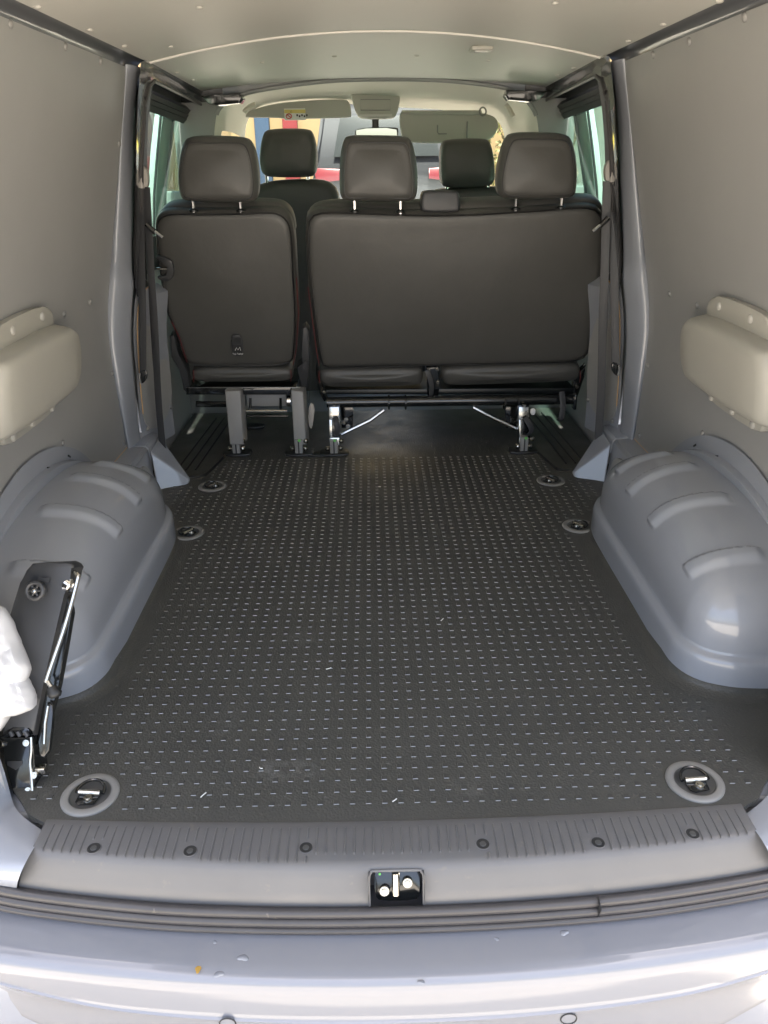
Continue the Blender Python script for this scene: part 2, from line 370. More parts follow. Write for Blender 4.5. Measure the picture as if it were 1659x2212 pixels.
# ---- wheel arches
def outline_arch(n=90):
    """plan outline of the skirt, from wall (rear) round to wall (front): x measured positive"""
    p = [V((.872, 1.285, 0)), V((.76, 1.287, 0)), V((.70, 1.298, 0)), V((.650, 1.325, 0)), V((.622, 1.375, 0)), V((.616, 1.45, 0)), V((.617, 1.70, 0)), V((.619, 1.95, 0)), V((.625, 2.06, 0)), V((.645, 2.14, 0)), V((.69, 2.205, 0)), V((.76, 2.235, 0)), V((.872, 2.245, 0))]
    c = catmull(p, 10); L = [0]
    for a, b in zip(c, c[1:]): L.append(L[-1]+(b-a).length)
    out = []
    for i in range(n+1):
        t = L[-1]*i/n; k = min(np.searchsorted(L, t, 'right')-1, len(c)-2); f_ = (t-L[k])/max(1e-9, L[k+1]-L[k]); out.append(lerp(c[k], c[k+1], f_))
    return out
OA = outline_arch()
def inset(i, d):
    a = OA[max(i-1, 0)]; b = OA[min(i+1, len(OA)-1)]; t = (b-a).normalized(); n = V((-t.y, t.x, 0))
    if n.dot(V((.80, 1.765, 0))-OA[i]) < 0: n = -n
    if i in (0, len(OA)-1): n = V((0, 1 if i == 0 else -1, 0))
    return OA[i]+n*d
def make_arch(s):
    side = 'left' if s < 0 else 'right'
    root = bpy.data.objects.new
    # dome over the wheel with pressed ribs
    xw, xi = .872, .640; yc, ay, hz = 1.765, .437, .215
    ribs = [(.27, .10, .70), (.44, .08, .74), (.58, .08, .72), (.70, .10, .64)]      # (position along the arc 0 rear..1 front, from, to across)
    nO = len(OA)-1; FT = [inset(i, .021) for i in range(nO+1)]
    def dome(u, v):
        k = u*nO; i = min(int(k), nO-1); f_ = lerp(FT[i], FT[i+1], k-i); f_ = V((f_.x, f_.y, .090))
        th = math.pi*u
        c = V((xw, yc-.437*math.copysign(abs(math.cos(th))**.92, math.cos(th)), .094+.212*math.sin(th)**.72))
        a = math.pi/2*v; e = .66
        hv = math.sin(a)**e; ho = 1-math.cos(a)**e if a < math.pi/2-1e-6 else 1.0
        p = V((lerp(f_.x, c.x, ho), lerp(f_.y, c.y, ho), lerp(f_.z, c.z, hv)))
        t = 1-v; d = 0
        for (r0, t0, t1) in ribs:
            w_ = .020; q = (u-r0-.06*(t-.3))
            prof = smooth(-w_*1.7, -w_*.5, q)*(1-smooth(w_*.35, w_*.52, q)); d += .0095*prof*smooth(t0-.02, t0+.04, t)*(1-smooth(t1-.05, t1, t))
        n = V((f_.x-.95, f_.y-yc, 0)).normalized()*math.cos(a)+V((0, 0, 1))*math.sin(a)
        p = p+n*d
        return V((s*p.x, p.y, p.z))
    arch = MB().grid(dome, 260, 90).build('wheel_arch', M['paint'], van, ang=60, label='grey painted wheel arch on the %s with pressed ribs' % side)
    # skirt and rolled ledge at its foot
    prof = [(0, -.012), (0.002, .058), (.0035, .070), (.0065, .077), (.011, .0805), (.018, .083), (.0205, .0865), (.022, .096)]
    n = len(OA)-1
    def sk(u, v):
        i = round(u*n); k = min(int(v*(len(prof)-1)+.5), len(prof)-1); d, z = prof[k]; p = inset(i, d); return V((s*p.x, p.y, z))
    MB().grid(sk, n, len(prof)-1).build('arch_skirt', M['paint'], arch, ang=60)
    # pressed band between dome and lining
    def band(u, v):
        th = lerp(.02, math.pi-.02, u); r_ = lerp(0, 1, v)
        y = yc-(lerp(.437, .50, r_))*math.cos(th); z = lerp(.085+.215*math.sin(th)**.78, -.02+.40*math.sin(th), r_)
        x = .8725-.018*(1-smooth(.34, .40, r_))-.003
        return V((s*x, y, max(z, .01)))
    MB().grid(band, 90, 48).build('arch_flange', M['paint'], arch, ang=40)
    for (y, z, a) in ((2.0, .305, .6), (1.86, .325, .35), (1.62, .30, -.5)):
        MB().box((s*.8675, y, z), (.003, .016, .005), .001, Matrix.Rotation(a*-1, 3, 'X')).build('slot', M['ink'], arch)
    # sealing bead and crimp of the flange
    MB().tube([V((s*.862, yc-.45*math.cos(t), max(.02, .075+.232*math.sin(t)**.8))) for t in np.linspace(.25, 2.75, 60)], .0035, 6).build('seam_bead', M['paint'], arch)
for s in (-1, 1): make_arch(s)

# ---- rear pillars of the door openings (C-pillars), rails, gussets
IN_PX = [(306,146),(298,168),(290,229),(286,305),(286,387),(285,470),(284,535),(285,585),(288,620),(284,673),(283,742),(290,824),(297,906),(305,969)]
inn = [at(px, py, 'y', 2.565) for px, py in IN_PX]
inn = catmull(inn, 6)
DOOR_N = (1, 0, -.19)
for s in (-1, 1):
    side = 'left' if s < 0 else 'right'
    nI = len(inn)-1
    def pil(u, v):
        k = u*nI; i = min(int(k), nI-1); p = lerp(inn[i], inn[i+1], k-i)
        xo = -(WX(min(max(p.z, 0), 1.29))-.001); d = p.x-xo
        bul = math.sin(math.pi*min(v/.75, 1))*.012*(1+.6*math.sin(p.z*9))
        if v < .75:
            q = v/.75; x = xo+d*q**.8; y = lerp(2.487, 2.556, q**1.6)-bul
        else:
            q = (v-.75)/.25; x = p.x+.002*math.sin(q*1.57)-.012*q*q; y = lerp(2.556, 2.60, q)
        y -= .010*math.exp(-((p.z-.765)/.035)**2)*math.sin(math.pi*min(1, v/.75))
        return V((s*-x, y, p.z))
    pl = MB().grid(pil, 90, 24).build('rear_pillar', M['paint'], van, ang=70, label='grey painted pillar beside the %s door opening' % side)
    # black rubber edge along the pillar
    MB().tube([V((s*-(p.x+.004), 2.606, p.z)) for p in inn if p.z > .66], .009, 8).build('pillar_seal', M['rubber'], pl)
    # inward face of the pillar: dark upper trim, lining insert below
    def face(z0, z1, off, ya, yb):
        def fn(u, v):
            z = lerp(z0, z1, v); xs = [-(p.x) for p in inn]; zs = [p.z for p in inn]
            o = np.argsort(zs); x0 = float(np.interp(z, np.array(zs)[o], np.array(xs)[o])); y = lerp(ya, yb, u)
            return V((s*(x0-.002-off-.30*(y-2.60)*(1 if z < .66 else .25)), y, z))
        return fn
    MB().grid(face(.66, 1.27, 0, 2.60, 2.70), 6, 24).build('pillar_trim', M['dark'], pl)
    MB().grid(face(.10, .66, 0, 2.595, 2.80), 8, 20).build('pillar_inner_face', M['paint'], pl)
    ff = face(.10, .66, .004, 2.60, 2.80)
    ip = [ff(u, v) for u, v in ((.03, .10), (.02, .5), (.02, .85), (.10, .97), (.45, 1.0), (1, 1.0), (1, .55), (.98, .14))]
    ipc = chaikin(ip, 2)
    ins = MB().prism(ipc, (s*.003, 0, 0)).build('insert_panel', M['lining'], pl)
    MB().tube([p for p in ipc[:len(ipc)//2+1]], .0022, 6).build('insert_edge', M['lining_edge'], ins)
    for u, v in ((.10, .9), (.14, .47), (.12, .14), (.92, .2)):
        q = ff(u, v); inst('screw', RV, Matrix.Translation(q-V((s*.001, 0, 0))) @ V((0, 0, 1)).rotation_difference(V((-s, -.3, 0)).normalized()).to_matrix().to_4x4(), ins)
    # ledge rail towards the wheel arch
    rl = [V((s*x, y, z)) for x, y, z in ((.872, 2.16, .155), (.872, 2.62, .155), (.803, 2.63, .150), (.806, 2.16, .150), )]
    rail_o = MB().prism([V((s*.874, 2.14, .157)), V((s*.812, 2.14, .155)), V((s*.803, 2.14, .145)), V((s*.790, 2.14, -.01)), V((s*.874, 2.14, -.01))], (0, .36, 0), .006, 3).build('side_rail', M['paint'], van, label='grey painted ledge behind the %s wheel arch' % side)
    MB().prism([V((s*.874, 2.5015, .159)), V((s*.812, 2.5015, .157)), V((s*.803, 2.5015, .147)), V((s*.800, 2.5015, .10)), V((s*.874, 2.5015, .10))], (0, .15, 0), .005, 2).build('ledge', M['paint'], rail_o)
    pp = [V((s*.800, 2.22, .125)), V((s*.797, 2.25, .02)), V((s*.793, 2.43, .012)), V((s*.7955, 2.470, .02)), V((s*.7985, 2.455, .09)), V((s*.8005, 2.40, .128))]
    rp = MB().prism(chaikin(pp, 2), (-s*.006, 0, -.0006)).build('insert_panel', M['lining'], rail_o)
    MB().box((s*.842, 2.28, .1585), (.006, .02, .002), .0008).build('slot', M['ink'], rail_o)
    # belt anchor gusset
    A, B, C_, C2, D, E_ = [V((s*x, y, z)) for x, y, z in ((.800, 2.505, .135), (.800, 2.640, .150), (.683, 2.545, .014), (.690, 2.515, -.004), (.786, 2.478, -.004), (.802, 2.66, -.004))]
    F_ = V((s*.70, 2.60, -.004))
    b = MB(); b.add([A, B, C_, C2, D, E_, F_], [(0, 1, 2), (0, 2, 3, 4), (1, 5, 6, 2), (2, 6, 3), (0, 4, 5, 1), (3, 6, 5, 4)])
    gs = b.build('anchor_gusset', M['paint'], van, ang=20); bv = gs.modifiers.new('bevel', 'BEVEL'); bv.width = .006; bv.segments = 3

# ---- beige cover boxes on the walls
for s in (-1, 1):
    side = 'left' if s < 0 else 'right'
    X = .878
    fl = chaikin([V((s*(WX(z)+.002), y, z)) for y, z in ((1.665, .452), (1.945, .452), (1.978, .475), (1.985, .56), (1.985, .66), (1.962, .728), (1.665, .728), (1.64, .70), (1.64, .47))], 2)
    cv = MB().prism(fl, (-s*.020, 0, 0), .006, 3).build('wall_cover', M['cover'], van, label='bulging beige plastic cover on the %s wall' % side)
    bo = chaikin([V((s*(WX(z)-.006), y, z)) for y, z in ((1.575, .478), (1.99, .478), (2.055, .50), (2.065, .60), (2.045, .65), (1.97, .676), (1.60, .676), (1.56, .65), (1.555, .51))], 3)
    # body as a loft of shrinking outlines
    n = len(bo); cen = sum(bo, V())/n; mb = MB(); rings = []
    for dep, sc in ((0, 1), (.006, .995), (.028, .965), (.044, .93), (.056, .88), (.062, .80), (.064, .6), (.065, .3), (.065, .05)):
        zz = lambda p: cen.z+(p.z-cen.z)*(1-(1-sc)*1.25 if sc > .7 else sc)
        yy = lambda p: cen.y+(p.y-cen.y)*(1-(1-sc)*.75 if sc > .7 else sc)
        rings.append([V((s*(lerp(.878, .850, (zz(p)-.478)/.20)-.006-dep), yy(p), zz(p))) for p in bo])
    mb.add([x for r_ in rings for x in r_], [(i*n+k, i*n+(k+1) % n, (i+1)*n+(k+1) % n, (i+1)*n+k) for i in range(len(rings)-1) for k in range(n)]+[tuple((len(rings)-1)*n+k for k in range(n))])
    mb.build('cover_body', M['cover'], cv, ang=60)
    for y, z in ((1.90, .702), (1.73, .702), (1.925, .466), (1.80, .466), (1.69, .466)):
        inst('screw', RVC, Matrix.Translation(V((s*(WX(z)-.019), y, z))) @ V((0, 0, 1)).rotation_difference(V((-s, 0, 0))).to_matrix().to_4x4() @ Matrix.Scale(1.3, 4), cv)

# ---- sliding-door openings
def door_pt(px, py, off, s):
    q = atp(px, py, (-(.795+off), 0, .65), DOOR_N); return V((s*-q.x, q.y, q.z))
for s in (-1, 1):
    side = 'left' if s < 0 else 'right'
    dr = thing_loc = None
    inner = [(316,210),(322,186),(334,175),(440,228),(453,238),(457,252),(457,420),(457,600),(330,625),(308,600),(307,480),(306,354),(313,230)]
    outer = [(300,190),(304,134),(322,128),(452,200),(470,213),(476,240),(476,420),(476,640),(330,660),(296,640),(294,480),(294,354),(297,230)]
    mb = MB(); n = len(inner)
    I = [door_pt(*p, 0, s) for p in inner]; O = [door_pt(*p, -.006, s) for p in outer]; I2 = [door_pt(*p, .05, s) for p in inner]
    mb.add(O+I+I2, [(k, (k+1) % n, n+(k+1) % n, n+k) for k in range(n)]+[(n+k, n+(k+1) % n, 2*n+(k+1) % n, 2*n+k) for k in range(n)])
    df = mb.build('door_frame', M['frame_paint'], van, ang=40, label='dark painted frame round the %s sliding door window' % side)
    MB().tube(I, .006, 6, closed=True).build('frame_seal', M['rubber'], df)
    # runner rails above the window
    for k, (a0, b0, mt) in enumerate((((312,200),(457,262),'black'), ((312,214),(457,272),'dark'), ((312,226),(457,280),'black'))):
        MB().tube([door_pt(*a0, .055+.006*k, s), door_pt(*b0, .055+.006*k, s)], .016, 4).build('runner_rail', M[mt], df)
    MB().grid(lambda u, v: lerp(lerp(door_pt(280,150,.078,s), door_pt(480,215,.078,s), u), lerp(door_pt(280,222,.078,s), door_pt(480,284,.078,s), u), v), 2, 2).build('runner_filler', M['dark'], df)  # dark filler added behind the rails to keep outside light out
    MB().grid(lambda u, v: lerp(lerp(door_pt(262,140,.062,s), door_pt(309,150,.062,s), u), lerp(door_pt(262,660,.062,s), door_pt(303,660,.062,s), u), v), 2, 4).build('frame_backing', M['dark'], df)  # dark filler strip added behind the frame to block leaking light
    def win(u, v): return lerp(lerp(door_pt(296,226,.085,s), door_pt(470,285,.085,s), u), lerp(door_pt(296,528,.085,s), door_pt(470,470,.085,s), u), v)
    MB().grid(win, 2, 2).build('window_glass', GLASS, df)
    # divider post and door shell outside the glass
    MB().prism([door_pt(*p, .100, s) for p in ((353,236),(373,243),(364,330),(354,420),(352,560),(336,560),(337,420),(343,330))], (s*.03, 0, .005), .003).build('window_post', M['vanwhite'], df)
    MB().tube([door_pt(*p, .097, s) for p in ((376,240),(366,330),(356,420),(354,560))], .007, 6).build('post_seal', M['dark'], df)
    MB().tube([door_pt(*p, .097, s) for p in ((349,234),(340,330),(333,420),(332,560))], .005, 6).build('post_seal', M['dark'], df)
    MB().grid(lambda u, v: lerp(lerp(door_pt(300,520,.075,s), door_pt(474,470,.075,s), u), lerp(door_pt(300,660,.06,s), door_pt(474,600,.06,s), u), v), 2, 6).build('door_trim', M['dark'], df)
    MB().grid(lambda u, v: V((s*(.862-.03*smooth(.35, .68, lerp(.0, .68, v))), lerp(2.64, 3.46, u), lerp(-.03, .68, v))), 10, 12).build('door_lining', M['lining'], van, label='grey lining of the %s sliding door below its window' % side)
    MB().box((s*.715, 3.425, 1.335), (.25, .05, .15), .006).build('bow_filler', M['dark'], van)  # dark block added to close the bright sky gap beside the bow
    # bright corner bracket where roof rail meets the front bow
    MB().prism([at(*p, 'y', 3.30) if s < 0 else V((-at(*p, 'y', 3.30).x, 3.30, at(*p, 'y', 3.30).z)) for p in ((432,205),(468,208),(518,200),(522,212),(515,222),(470,228),(450,224))], (0, .10, 0), .006).build('roof_bow_end', M['blacksteel'], van)

# ---- floor pan, cab floor and shell closure
MB().box((0, 2.83, -.03), (1.88, 3.60, .03), .004).build('floor_pan', M['paint_d'], van)

# ---- cab: headliner, pillars, windscreen
archA = [(455,420),(460,330),(463,290),(468,248),(480,228),(505,212),(560,195),(700,176),(829,171),(960,174),(1080,188),(1118,202),(1142,222),(1158,250),(1164,290),(1168,330),(1172,420)]
archB = [(522,420),(527,340),(529,300),(531,278),(535,262),(546,248),(590,230),(700,222),(829,230),(960,238),(1045,248),(1066,256),(1080,268),(1087,284),(1091,305),(1096,340),(1100,420)]
cA = catmull([at(*p, 'y', 3.40) for p in archA], 6); cB = catmull([at(*p, 'y', 4.40) for p in archB], 6); nA = len(cA)-1
def hl(u, v):
    i = round(u*nA); p = lerp(cA[i], cB[i], v); side_ = smooth(.0, .25, abs(u-.5)-.25)
    return p+V((0, 0, .045*math.sin(math.pi*v)*(1-side_)))+V((math.copysign(.03*math.sin(math.pi*v)*side_, p.x), 0, 0))
def skiphl(u, v): return (u < .10 or u > .90) and .35 < v < .9
hd = MB().grid(hl, nA, 24, skip=lambda u, v: (u < .13 or u > .87) and .30 < v < .86).build('headliner', M['headliner'], van, ang=60, label='pale cab headliner curving down to the windscreen')
MB().grid(lambda u, v: (lambda p: V((p.x, 3.403, lerp(p.z, 1.42, v))))(cA[round(lerp(20, nA-20, u))]), nA-40, 2).build('front_bow', M['greytrim'], hd)
MB().tube(cA[18:-18], .008, 6).build('headliner_edge', M['greytrim'], hd)
for s in (-1, 1):     # grey trim between the door opening and the cab arch
    k = [p for p in (cA[:nA//2-14] if s < 0 else cA[nA//2+15:][::-1])]
    mb = MB(); n = len(k); out = [V((s*.80, 3.41, p.z)) for p in k]
    mb.add(k+out, [(i, i+1, n+i+1, n+i) for i in range(n-1)]); mb.build('door_pillar_trim', M['greytrim'], van)
    k2 = [p for p in (cA[:8] if s < 0 else cA[-8:])]
    MB().box((s*.74, 3.43, .45), (.26, .05, .98), .01).build('door_pillar', M['greytrim'], van)
    MB().grid(lambda u, v: V((s*lerp(.72, .80, 1-v), lerp(3.5, 4.35, u), lerp(.70, 1.2, v))), 2, 2).build('cab_window', SCREEN, van)
ws = MB().grid(lambda u, v: V((lerp(-.78, .78, u), lerp(4.46, 5.1, v)+.0, lerp(1.36, .62, v)))+V((0, .10*(1-(2*u-1)**2), 0)), 12, 6).build('windscreen', SCREEN, van)
MB().box((0, 5.0, .30), (1.7, .5, .5), .08, seg=3).build('dashboard', M['dark'], van)
MB().box((0, 5.27, -.05), (1.86, .06, .9), .01).build('front_bulkhead', M['dark'], van)
def vpx(p, y=4.30): return at(*p, 'y', y)
# sun visors
v1 = MB().pillow(chaikin([vpx(p) for p in ((522,250),(545,236),(600,222),(660,217),(745,213),(756,222),(760,250),(755,254),(680,256),(620,258),(600,254),(530,254)) ], 2), (0, .022, 0), .008, .002, .002).build('sun_visor', M['visor'], van, label='raised sun visor with warning label')
lb = MB().box(vpx((637,247), 4.29), (.105, .003, .052), .001).build('warning_label', M['white'], v1)
MB().box(vpx((637,240.5), 4.288), (.105, .003, .016), .0005).build('label_band', M['label'], v1)
MB().tube([vpx((624+6*math.cos(a), 251+5*math.sin(a)), 4.2875) for a in np.linspace(0, 6.28, 17)[:-1]], .0022, 6, closed=True).build('warning_symbol', M['redink'], v1)
MB().tube([vpx((620,248), 4.2870), vpx((629,254), 4.2870)], .0018, 6).build('warning_symbol', M['redink'], v1)
MB().prism([vpx((626,243), 4.2865), vpx((632,243), 4.2865), vpx((629,238), 4.2865)], (0, .001, 0)).build('warning_triangle', M['ink'], v1)
for k in range(5): MB().box(vpx((642+k*5.2, 249+(k % 2)*2.0), 4.2875), (.008, .001, .009), .0004).build('pictogram', M['ink'], v1)
v2 = MB().pillow(chaikin([vpx(p, 4.22) for p in ((865,240),(880,238),(1000,239),(1040,243),(1066,250),(1078,264),(1076,280),(1064,298),(1050,305),(960,310),(880,308),(868,300),(862,260))], 2), (0, .022, 0), .008, .002, .002).build('sun_visor', M['visor'], van, label='folded-down sun visor on the right')
MB().tube([vpx((868,243), 4.215), vpx((1040,243), 4.215)], .010, 8).build('visor_rod', M['visor'], v2)
MB().tube([vpx((1043+7*math.cos(a), 241+9*math.sin(a)), 4.205) for a in np.linspace(0, 6.28, 17)[:-1]], .004, 6, closed=True).build('visor_clip', M['greytrim'], v2)
MB().box(vpx((1009,283), 4.214), (.008, .006, .085), .002).build('ticket_strap', M['greytrim'], v2)
MB().tube([vpx(p, 4.214) for p in ((945,270),(945,285),(947,289),(965,289))], .003, 6).build('card_pocket', M['greytrim'], v2)
# overhead console and mirror
con = MB().prism(chaikin([vpx(p, 4.20) for p in ((757,206),(765,201),(858,200),(866,206),(858,248),(846,255),(782,255),(770,248))], 1), (0, .12, .0), .006).build('overhead_console', M['visor'], van)
MB().tube([vpx(p, 4.195) for p in ((779,215),(843,215),(843,238),(779,238))], .0016, 4, closed=True).build('console_lid', M['greytrim'], con)
MB().box(vpx((812,249), 4.195), (.16, .006, .012), .002).build('reading_lamp', M['lens'], con)
mr = MB().pillow(chaikin([vpx(p, 4.33) for p in ((768,276),(858,274),(861,280),(860,294),(856,298),(772,298),(766,292))], 2), (0, .03, 0), .006, 0, .004).build('rear_view_mirror', M['black'], van)
MB().prism(chaikin([vpx(p, 4.325) for p in ((770,278),(856,276),(858,292),(855,296),(774,296),(769,291))], 1), (0, .001, 0)).build('mirror_glass', M['mirror'], mr)
MB().box(vpx((811,266), 4.36), (.035, .04, .10), .006).build('mirror_foot', M['dark'], mr)
gh = [at(*p, 'y', 3.85) for p in ((528,243),(534,236),(545,229),(552,227))]
MB().tube(catmull(gh, 6), .012, 8).build('grab_handle', M['headliner'], van)
MB().tube(catmull([at(*p, 'y', 3.85) for p in ((1092,226),(1098,234),(1104,244),(1108,252))], 6), .012, 8).build('grab_handle', M['headliner'], van)

# ---- rear sill cover
def sill_bow(x): return .046*(x/.62)**2
PROF = [(.972, -.010, .022), (.9715, .005, .022), (.968, .0065, .023), (.945, .0065, .028), (.915, .0062, .036), (.892, .0050, .044), (.884, .0015, .046), (.878, -.006, .046), (.872, -.018, .046), (.864, -.034, .046), (.858, -.046, .046), (.856, -.060, .046)]
def sillp(x, k): y, z, b = PROF[k]; return V((x, y+b*(x/.62)**2, z))
hx0, hx1 = at(797, 1915, 'z', -.02).x, at(916, 1915, 'z', -.02).x
xs = sorted(set([round(q, 4) for q in np.linspace(-.602, .602, 49)]+[round(hx0, 4), round(hx1, 4)]))
xs = [x for x in xs if not (hx0 < x < hx1 and abs(x) < .02)] + [x for x in xs if hx0 < x < hx1 and abs(x) < .02]; xs.sort()
mb = MB(); nk = len(PROF)
vv = [sillp(x*(1+.04*smooth(4, 11, k)), k) for x in xs for k in range(nk)]
ff = []
for i in range(len(xs)-1):
    for k in range(nk-1):
        if hx0-1e-4 <= xs[i] and xs[i+1] <= hx1+1e-4 and k >= 7: continue
        ff.append((i*nk+k, (i+1)*nk+k, (i+1)*nk+k+1, i*nk+k+1))
mb.add(vv, ff)
sill = mb.build('sill_cover', M['sill'], van, ang=45, label='ribbed dark grey plastic sill cover across the tailgate opening')
def ribmesh(l):
    mb = MB(); w_ = .0019; h = .0022
    mb.add([(-w_, 0, 0), (w_, 0, 0), (w_, l, 0), (-w_, l, 0), (-w_*.45, .004, h), (w_*.45, .004, h), (w_*.45, l-.004, h), (-w_*.45, l-.004, h)],
           [(0, 1, 5, 4), (1, 2, 6, 5), (2, 3, 7, 6), (3, 0, 4, 7), (4, 5, 6, 7)])
    return mb.mesh('sill rib', M['sill'], 20)
RL, RS = ribmesh(.076), ribmesh(.058)
holes = [at(*p, 'z', .006) for p in ((203,1832),(411,1838),(661,1831),(1043,1823),(1292,1820),(1496,1801))]
nr = 76
HR = {}
for i in range(nr):
    x = lerp(-.585, .585, i/(nr-1)); short = abs(x-.0) < .145
    y1 = .960+.024*(x/.62)**2; y0 = (.8835 if not short else .9015)+.045*(x/.62)**2
    near = [h for h in holes if abs(h.x-x) < .0125]
    if near:
        h = near[0]; 
        for a, b in ((y0, h.y-.016), (h.y+.016, y1)):
            if b-a > .008:
                key = round(b-a, 3)
                if key not in HR: HR[key] = ribmesh(key)
                inst('rib', HR[key], Matrix.Translation((x, a, .0058)), sill)
    else:
        key = round(y1-y0, 3)
        if key not in HR: HR[key] = ribmesh(key)
        inst('rib', HR[key], Matrix.Translation((x, y0, .0058)), sill)
HB = MB().lathe([(.0122, .0004), (.0118, .0012), (.0108, .0012), (.0104, .0006)], (0, 0, 0), n=24).mesh('hole rim', M['sill'], 30)
HD = MB().lathe([(.0107, .0007), (.0001, .0007)], (0, 0, 0), n=24).mesh('hole shade disc', M['ink'], 30)
HS = MB().lathe([(.0055, .0012), (.005, .0022), (.0001, .0024)], (0, -.003, 0), n=12).mesh('hole screw', M['bowl'], 30)
for h in holes:
    r_ = inst('screw_hole', HB, Matrix.Translation((h.x, h.y, .0058)), sill)
    # sub-parts stay one level down: black disc stands for the hole's shade, beside its rim
    inst('hole_shade', HD, Matrix.Translation((h.x, h.y, .0060)), sill); inst('screw', HS, Matrix.Translation((h.x, h.y+.002, .0060)), sill)
# latch recess with striker
yb_ = .902
rec = MB()
rec.grid(lambda u, v: V((hx0-.0005, lerp(.85, yb_, u), lerp(-.085, -.004, v))), 1, 1); rec.grid(lambda u, v: V((hx1+.0005, lerp(.85, yb_, u), lerp(-.065, -.004, v))), 1, 1)
rec.grid(lambda u, v: V((lerp(hx0, hx1, u), yb_, lerp(-.065, -.003, v))), 1, 1); rec.grid(lambda u, v: V((lerp(hx0, hx1, u), lerp(.876, yb_, v), -.0052)), 1, 1)
lt = rec.build('latch_recess', M['sill'], van, label='latch recess with striker pin in the middle of the sill')
cxl = (hx0+hx1)/2; wl = hx1-hx0
rimp = [V((cxl+a*wl, .8785-.0215*t, -.0045-.0530*t)) for a, t in ((-.50, 1.0), (-.505, .5), (-.50, .16), (-.46, .05), (-.40, .0), (.40, .0), (.46, .05), (.50, .16), (.505, .5), (.50, 1.0))]
MB().tube(catmull(rimp, 4), .0024, 8).build('recess_rim', M['sill'], lt)
def lp(x, t): return V((cxl+x*wl, .892-.026*t, -.016-.048*t))
MB().prism(chaikin([lp(x, z)+V((0, .003, -.0015)) for x, z in ((-.40, -.06), (.44, -.06), (.44, .80), (.36, .96), (-.30, .96), (-.40, .80))], 1), (0, .003, -.0015), .0006).build('striker_plate', M['blacksteel'], lt)

for x, z in ((-.22, .62), (.21, .40)):
    inst('bolt', BOLT, Matrix.Translation(lp(x, z)) @ V((0, 0, 1)).rotation_difference(V((0, -.9, .45)).normalized()).to_matrix().to_4x4() @ Matrix.Scale(1.05, 4), lt)
MB().tube([lp(-.01, .70)+V((0, -.006, .003)), lp(-.01, .06)+V((0, -.008, .004))], .0062, 12).build('striker_pin', M['steel'], lt)
MB().box(lp(.055, .12)+V((0, -.002, 0)), (.002, .014, .020), .0005).build('striker_web', M['steel'], lt)
MB().lathe([(.0022, 0), (.0020, .0012), (.0001, .0016)], lp(-.30, .14)+V((0, -.001, .001)), (0, -.9, .45), 10).build('paint_dot', M['green_dot'], lt)

# ---- rear corner pillars (paint) left and right of the sill
def corner(s):
    side = 'left' if s < 0 else 'right'
    a = [(-.70, 1.06, 1.2), (-.72, 1.075, .60), (-.715, 1.08, .30), (-.706, 1.072, .13), (-.698, 1.065, .05), (-.690, 1.052, -.002), (-.674, 1.030, -.004), (-.652, 1.009, -.004), (-.626, .990, -.004), (-.602, .976, -.006)]
    b = [(-.76, .95, 1.2), (-.775, .98, .60), (-.768, .985, .30), (-.750, .985, .13), (-.735, .975, .05), (-.716, .960, .02), (-.690, .940, .006), (-.660, .925, .003), (-.630, .908, .002), (-.604, .900, .002)]
    c = [(-.79, .92, 1.2), (-.80, .945, .60), (-.795, .945, .30), (-.785, .940, .13), (-.770, .930, .05), (-.745, .918, .0), (-.715, .908, -.022), (-.680, .905, -.038), (-.660, .903, -.046), (-.628, .900, -.052)]
    A, B, C_ = [catmull([V(p) for p in q], 6) for q in (a, b, c)]; n = len(A)-1
    def fn(u, v):
        i = round(u*n); p, q, r_ = A[i], B[i], C_[i]
        x = p*(1-v)**2*1 + q*2*v*(1-v)*1.0 + r_*v*v if True else 0
        q2 = q*2-(p+r_)*.5
        x = p*(1-v)**2+q2*2*v*(1-v)+r_*v*v
        return V((-s*x.x, x.y, x.z))
    o = MB().grid(fn, n, 16).build('rear_corner', M['paint'], van, ang=70, label='grey painted body corner at the %s end of the sill' % side)
    MB().grid(lambda u, v: V((s*lerp(.80, .965, u), lerp(.90, .83, u), lerp(-.3, 1.36, v))), 3, 6).build('corner_skin', M['paint_d'], o)
    MB().grid(lambda u, v: V((s*lerp(.695, .90, u), lerp(1.05, 1.06, u), lerp(-.02, 1.30, v))), 3, 6).build('corner_lining', M['lining'], o)
for s in (-1, 1): corner(s)

# ---- rubber tailgate seal
def sealpath(dx, dz, dy):
    base = [(-.86, 1.00, .60), (-.86, .99, .30), (-.845, .97, .12), (-.81, .945, .03), (-.76, .925, -.025), (-.70, .910, -.046), (-.60, .892, -.057), (-.40, .866, -.0615), (-.2, .853, -.0625), (0, .849, -.0625)]
    pts = [V((x-dx*(1 if x < -.7 else .2*abs(x)), y-dy, z+dz)) for x, y, z in base]
    pts += [V((-p.x, p.y, p.z)) for p in pts[-2::-1]]; return catmull(pts, 8)
seal = MB().tube(sealpath(0, 0, 0), .0085, 12).build('tailgate_seal', M['rubber'], van, ang=60, label='black rubber tailgate seal along the sill')
MB().tube(sealpath(.010, -.016, .004), .0085, 12).build('seal_lip', M['rubber'], seal, ang=60)
MB().tube(sealpath(.02, -.028, .010), .0065, 10).build('seal_foot', M['rubber'], seal, ang=60)
MB().box((.322, .855, -.074), (.0012, .022, .046), .0003, Matrix.Rotation(.3, 3, 'X')).build('seal_joint', M['ink'], seal)

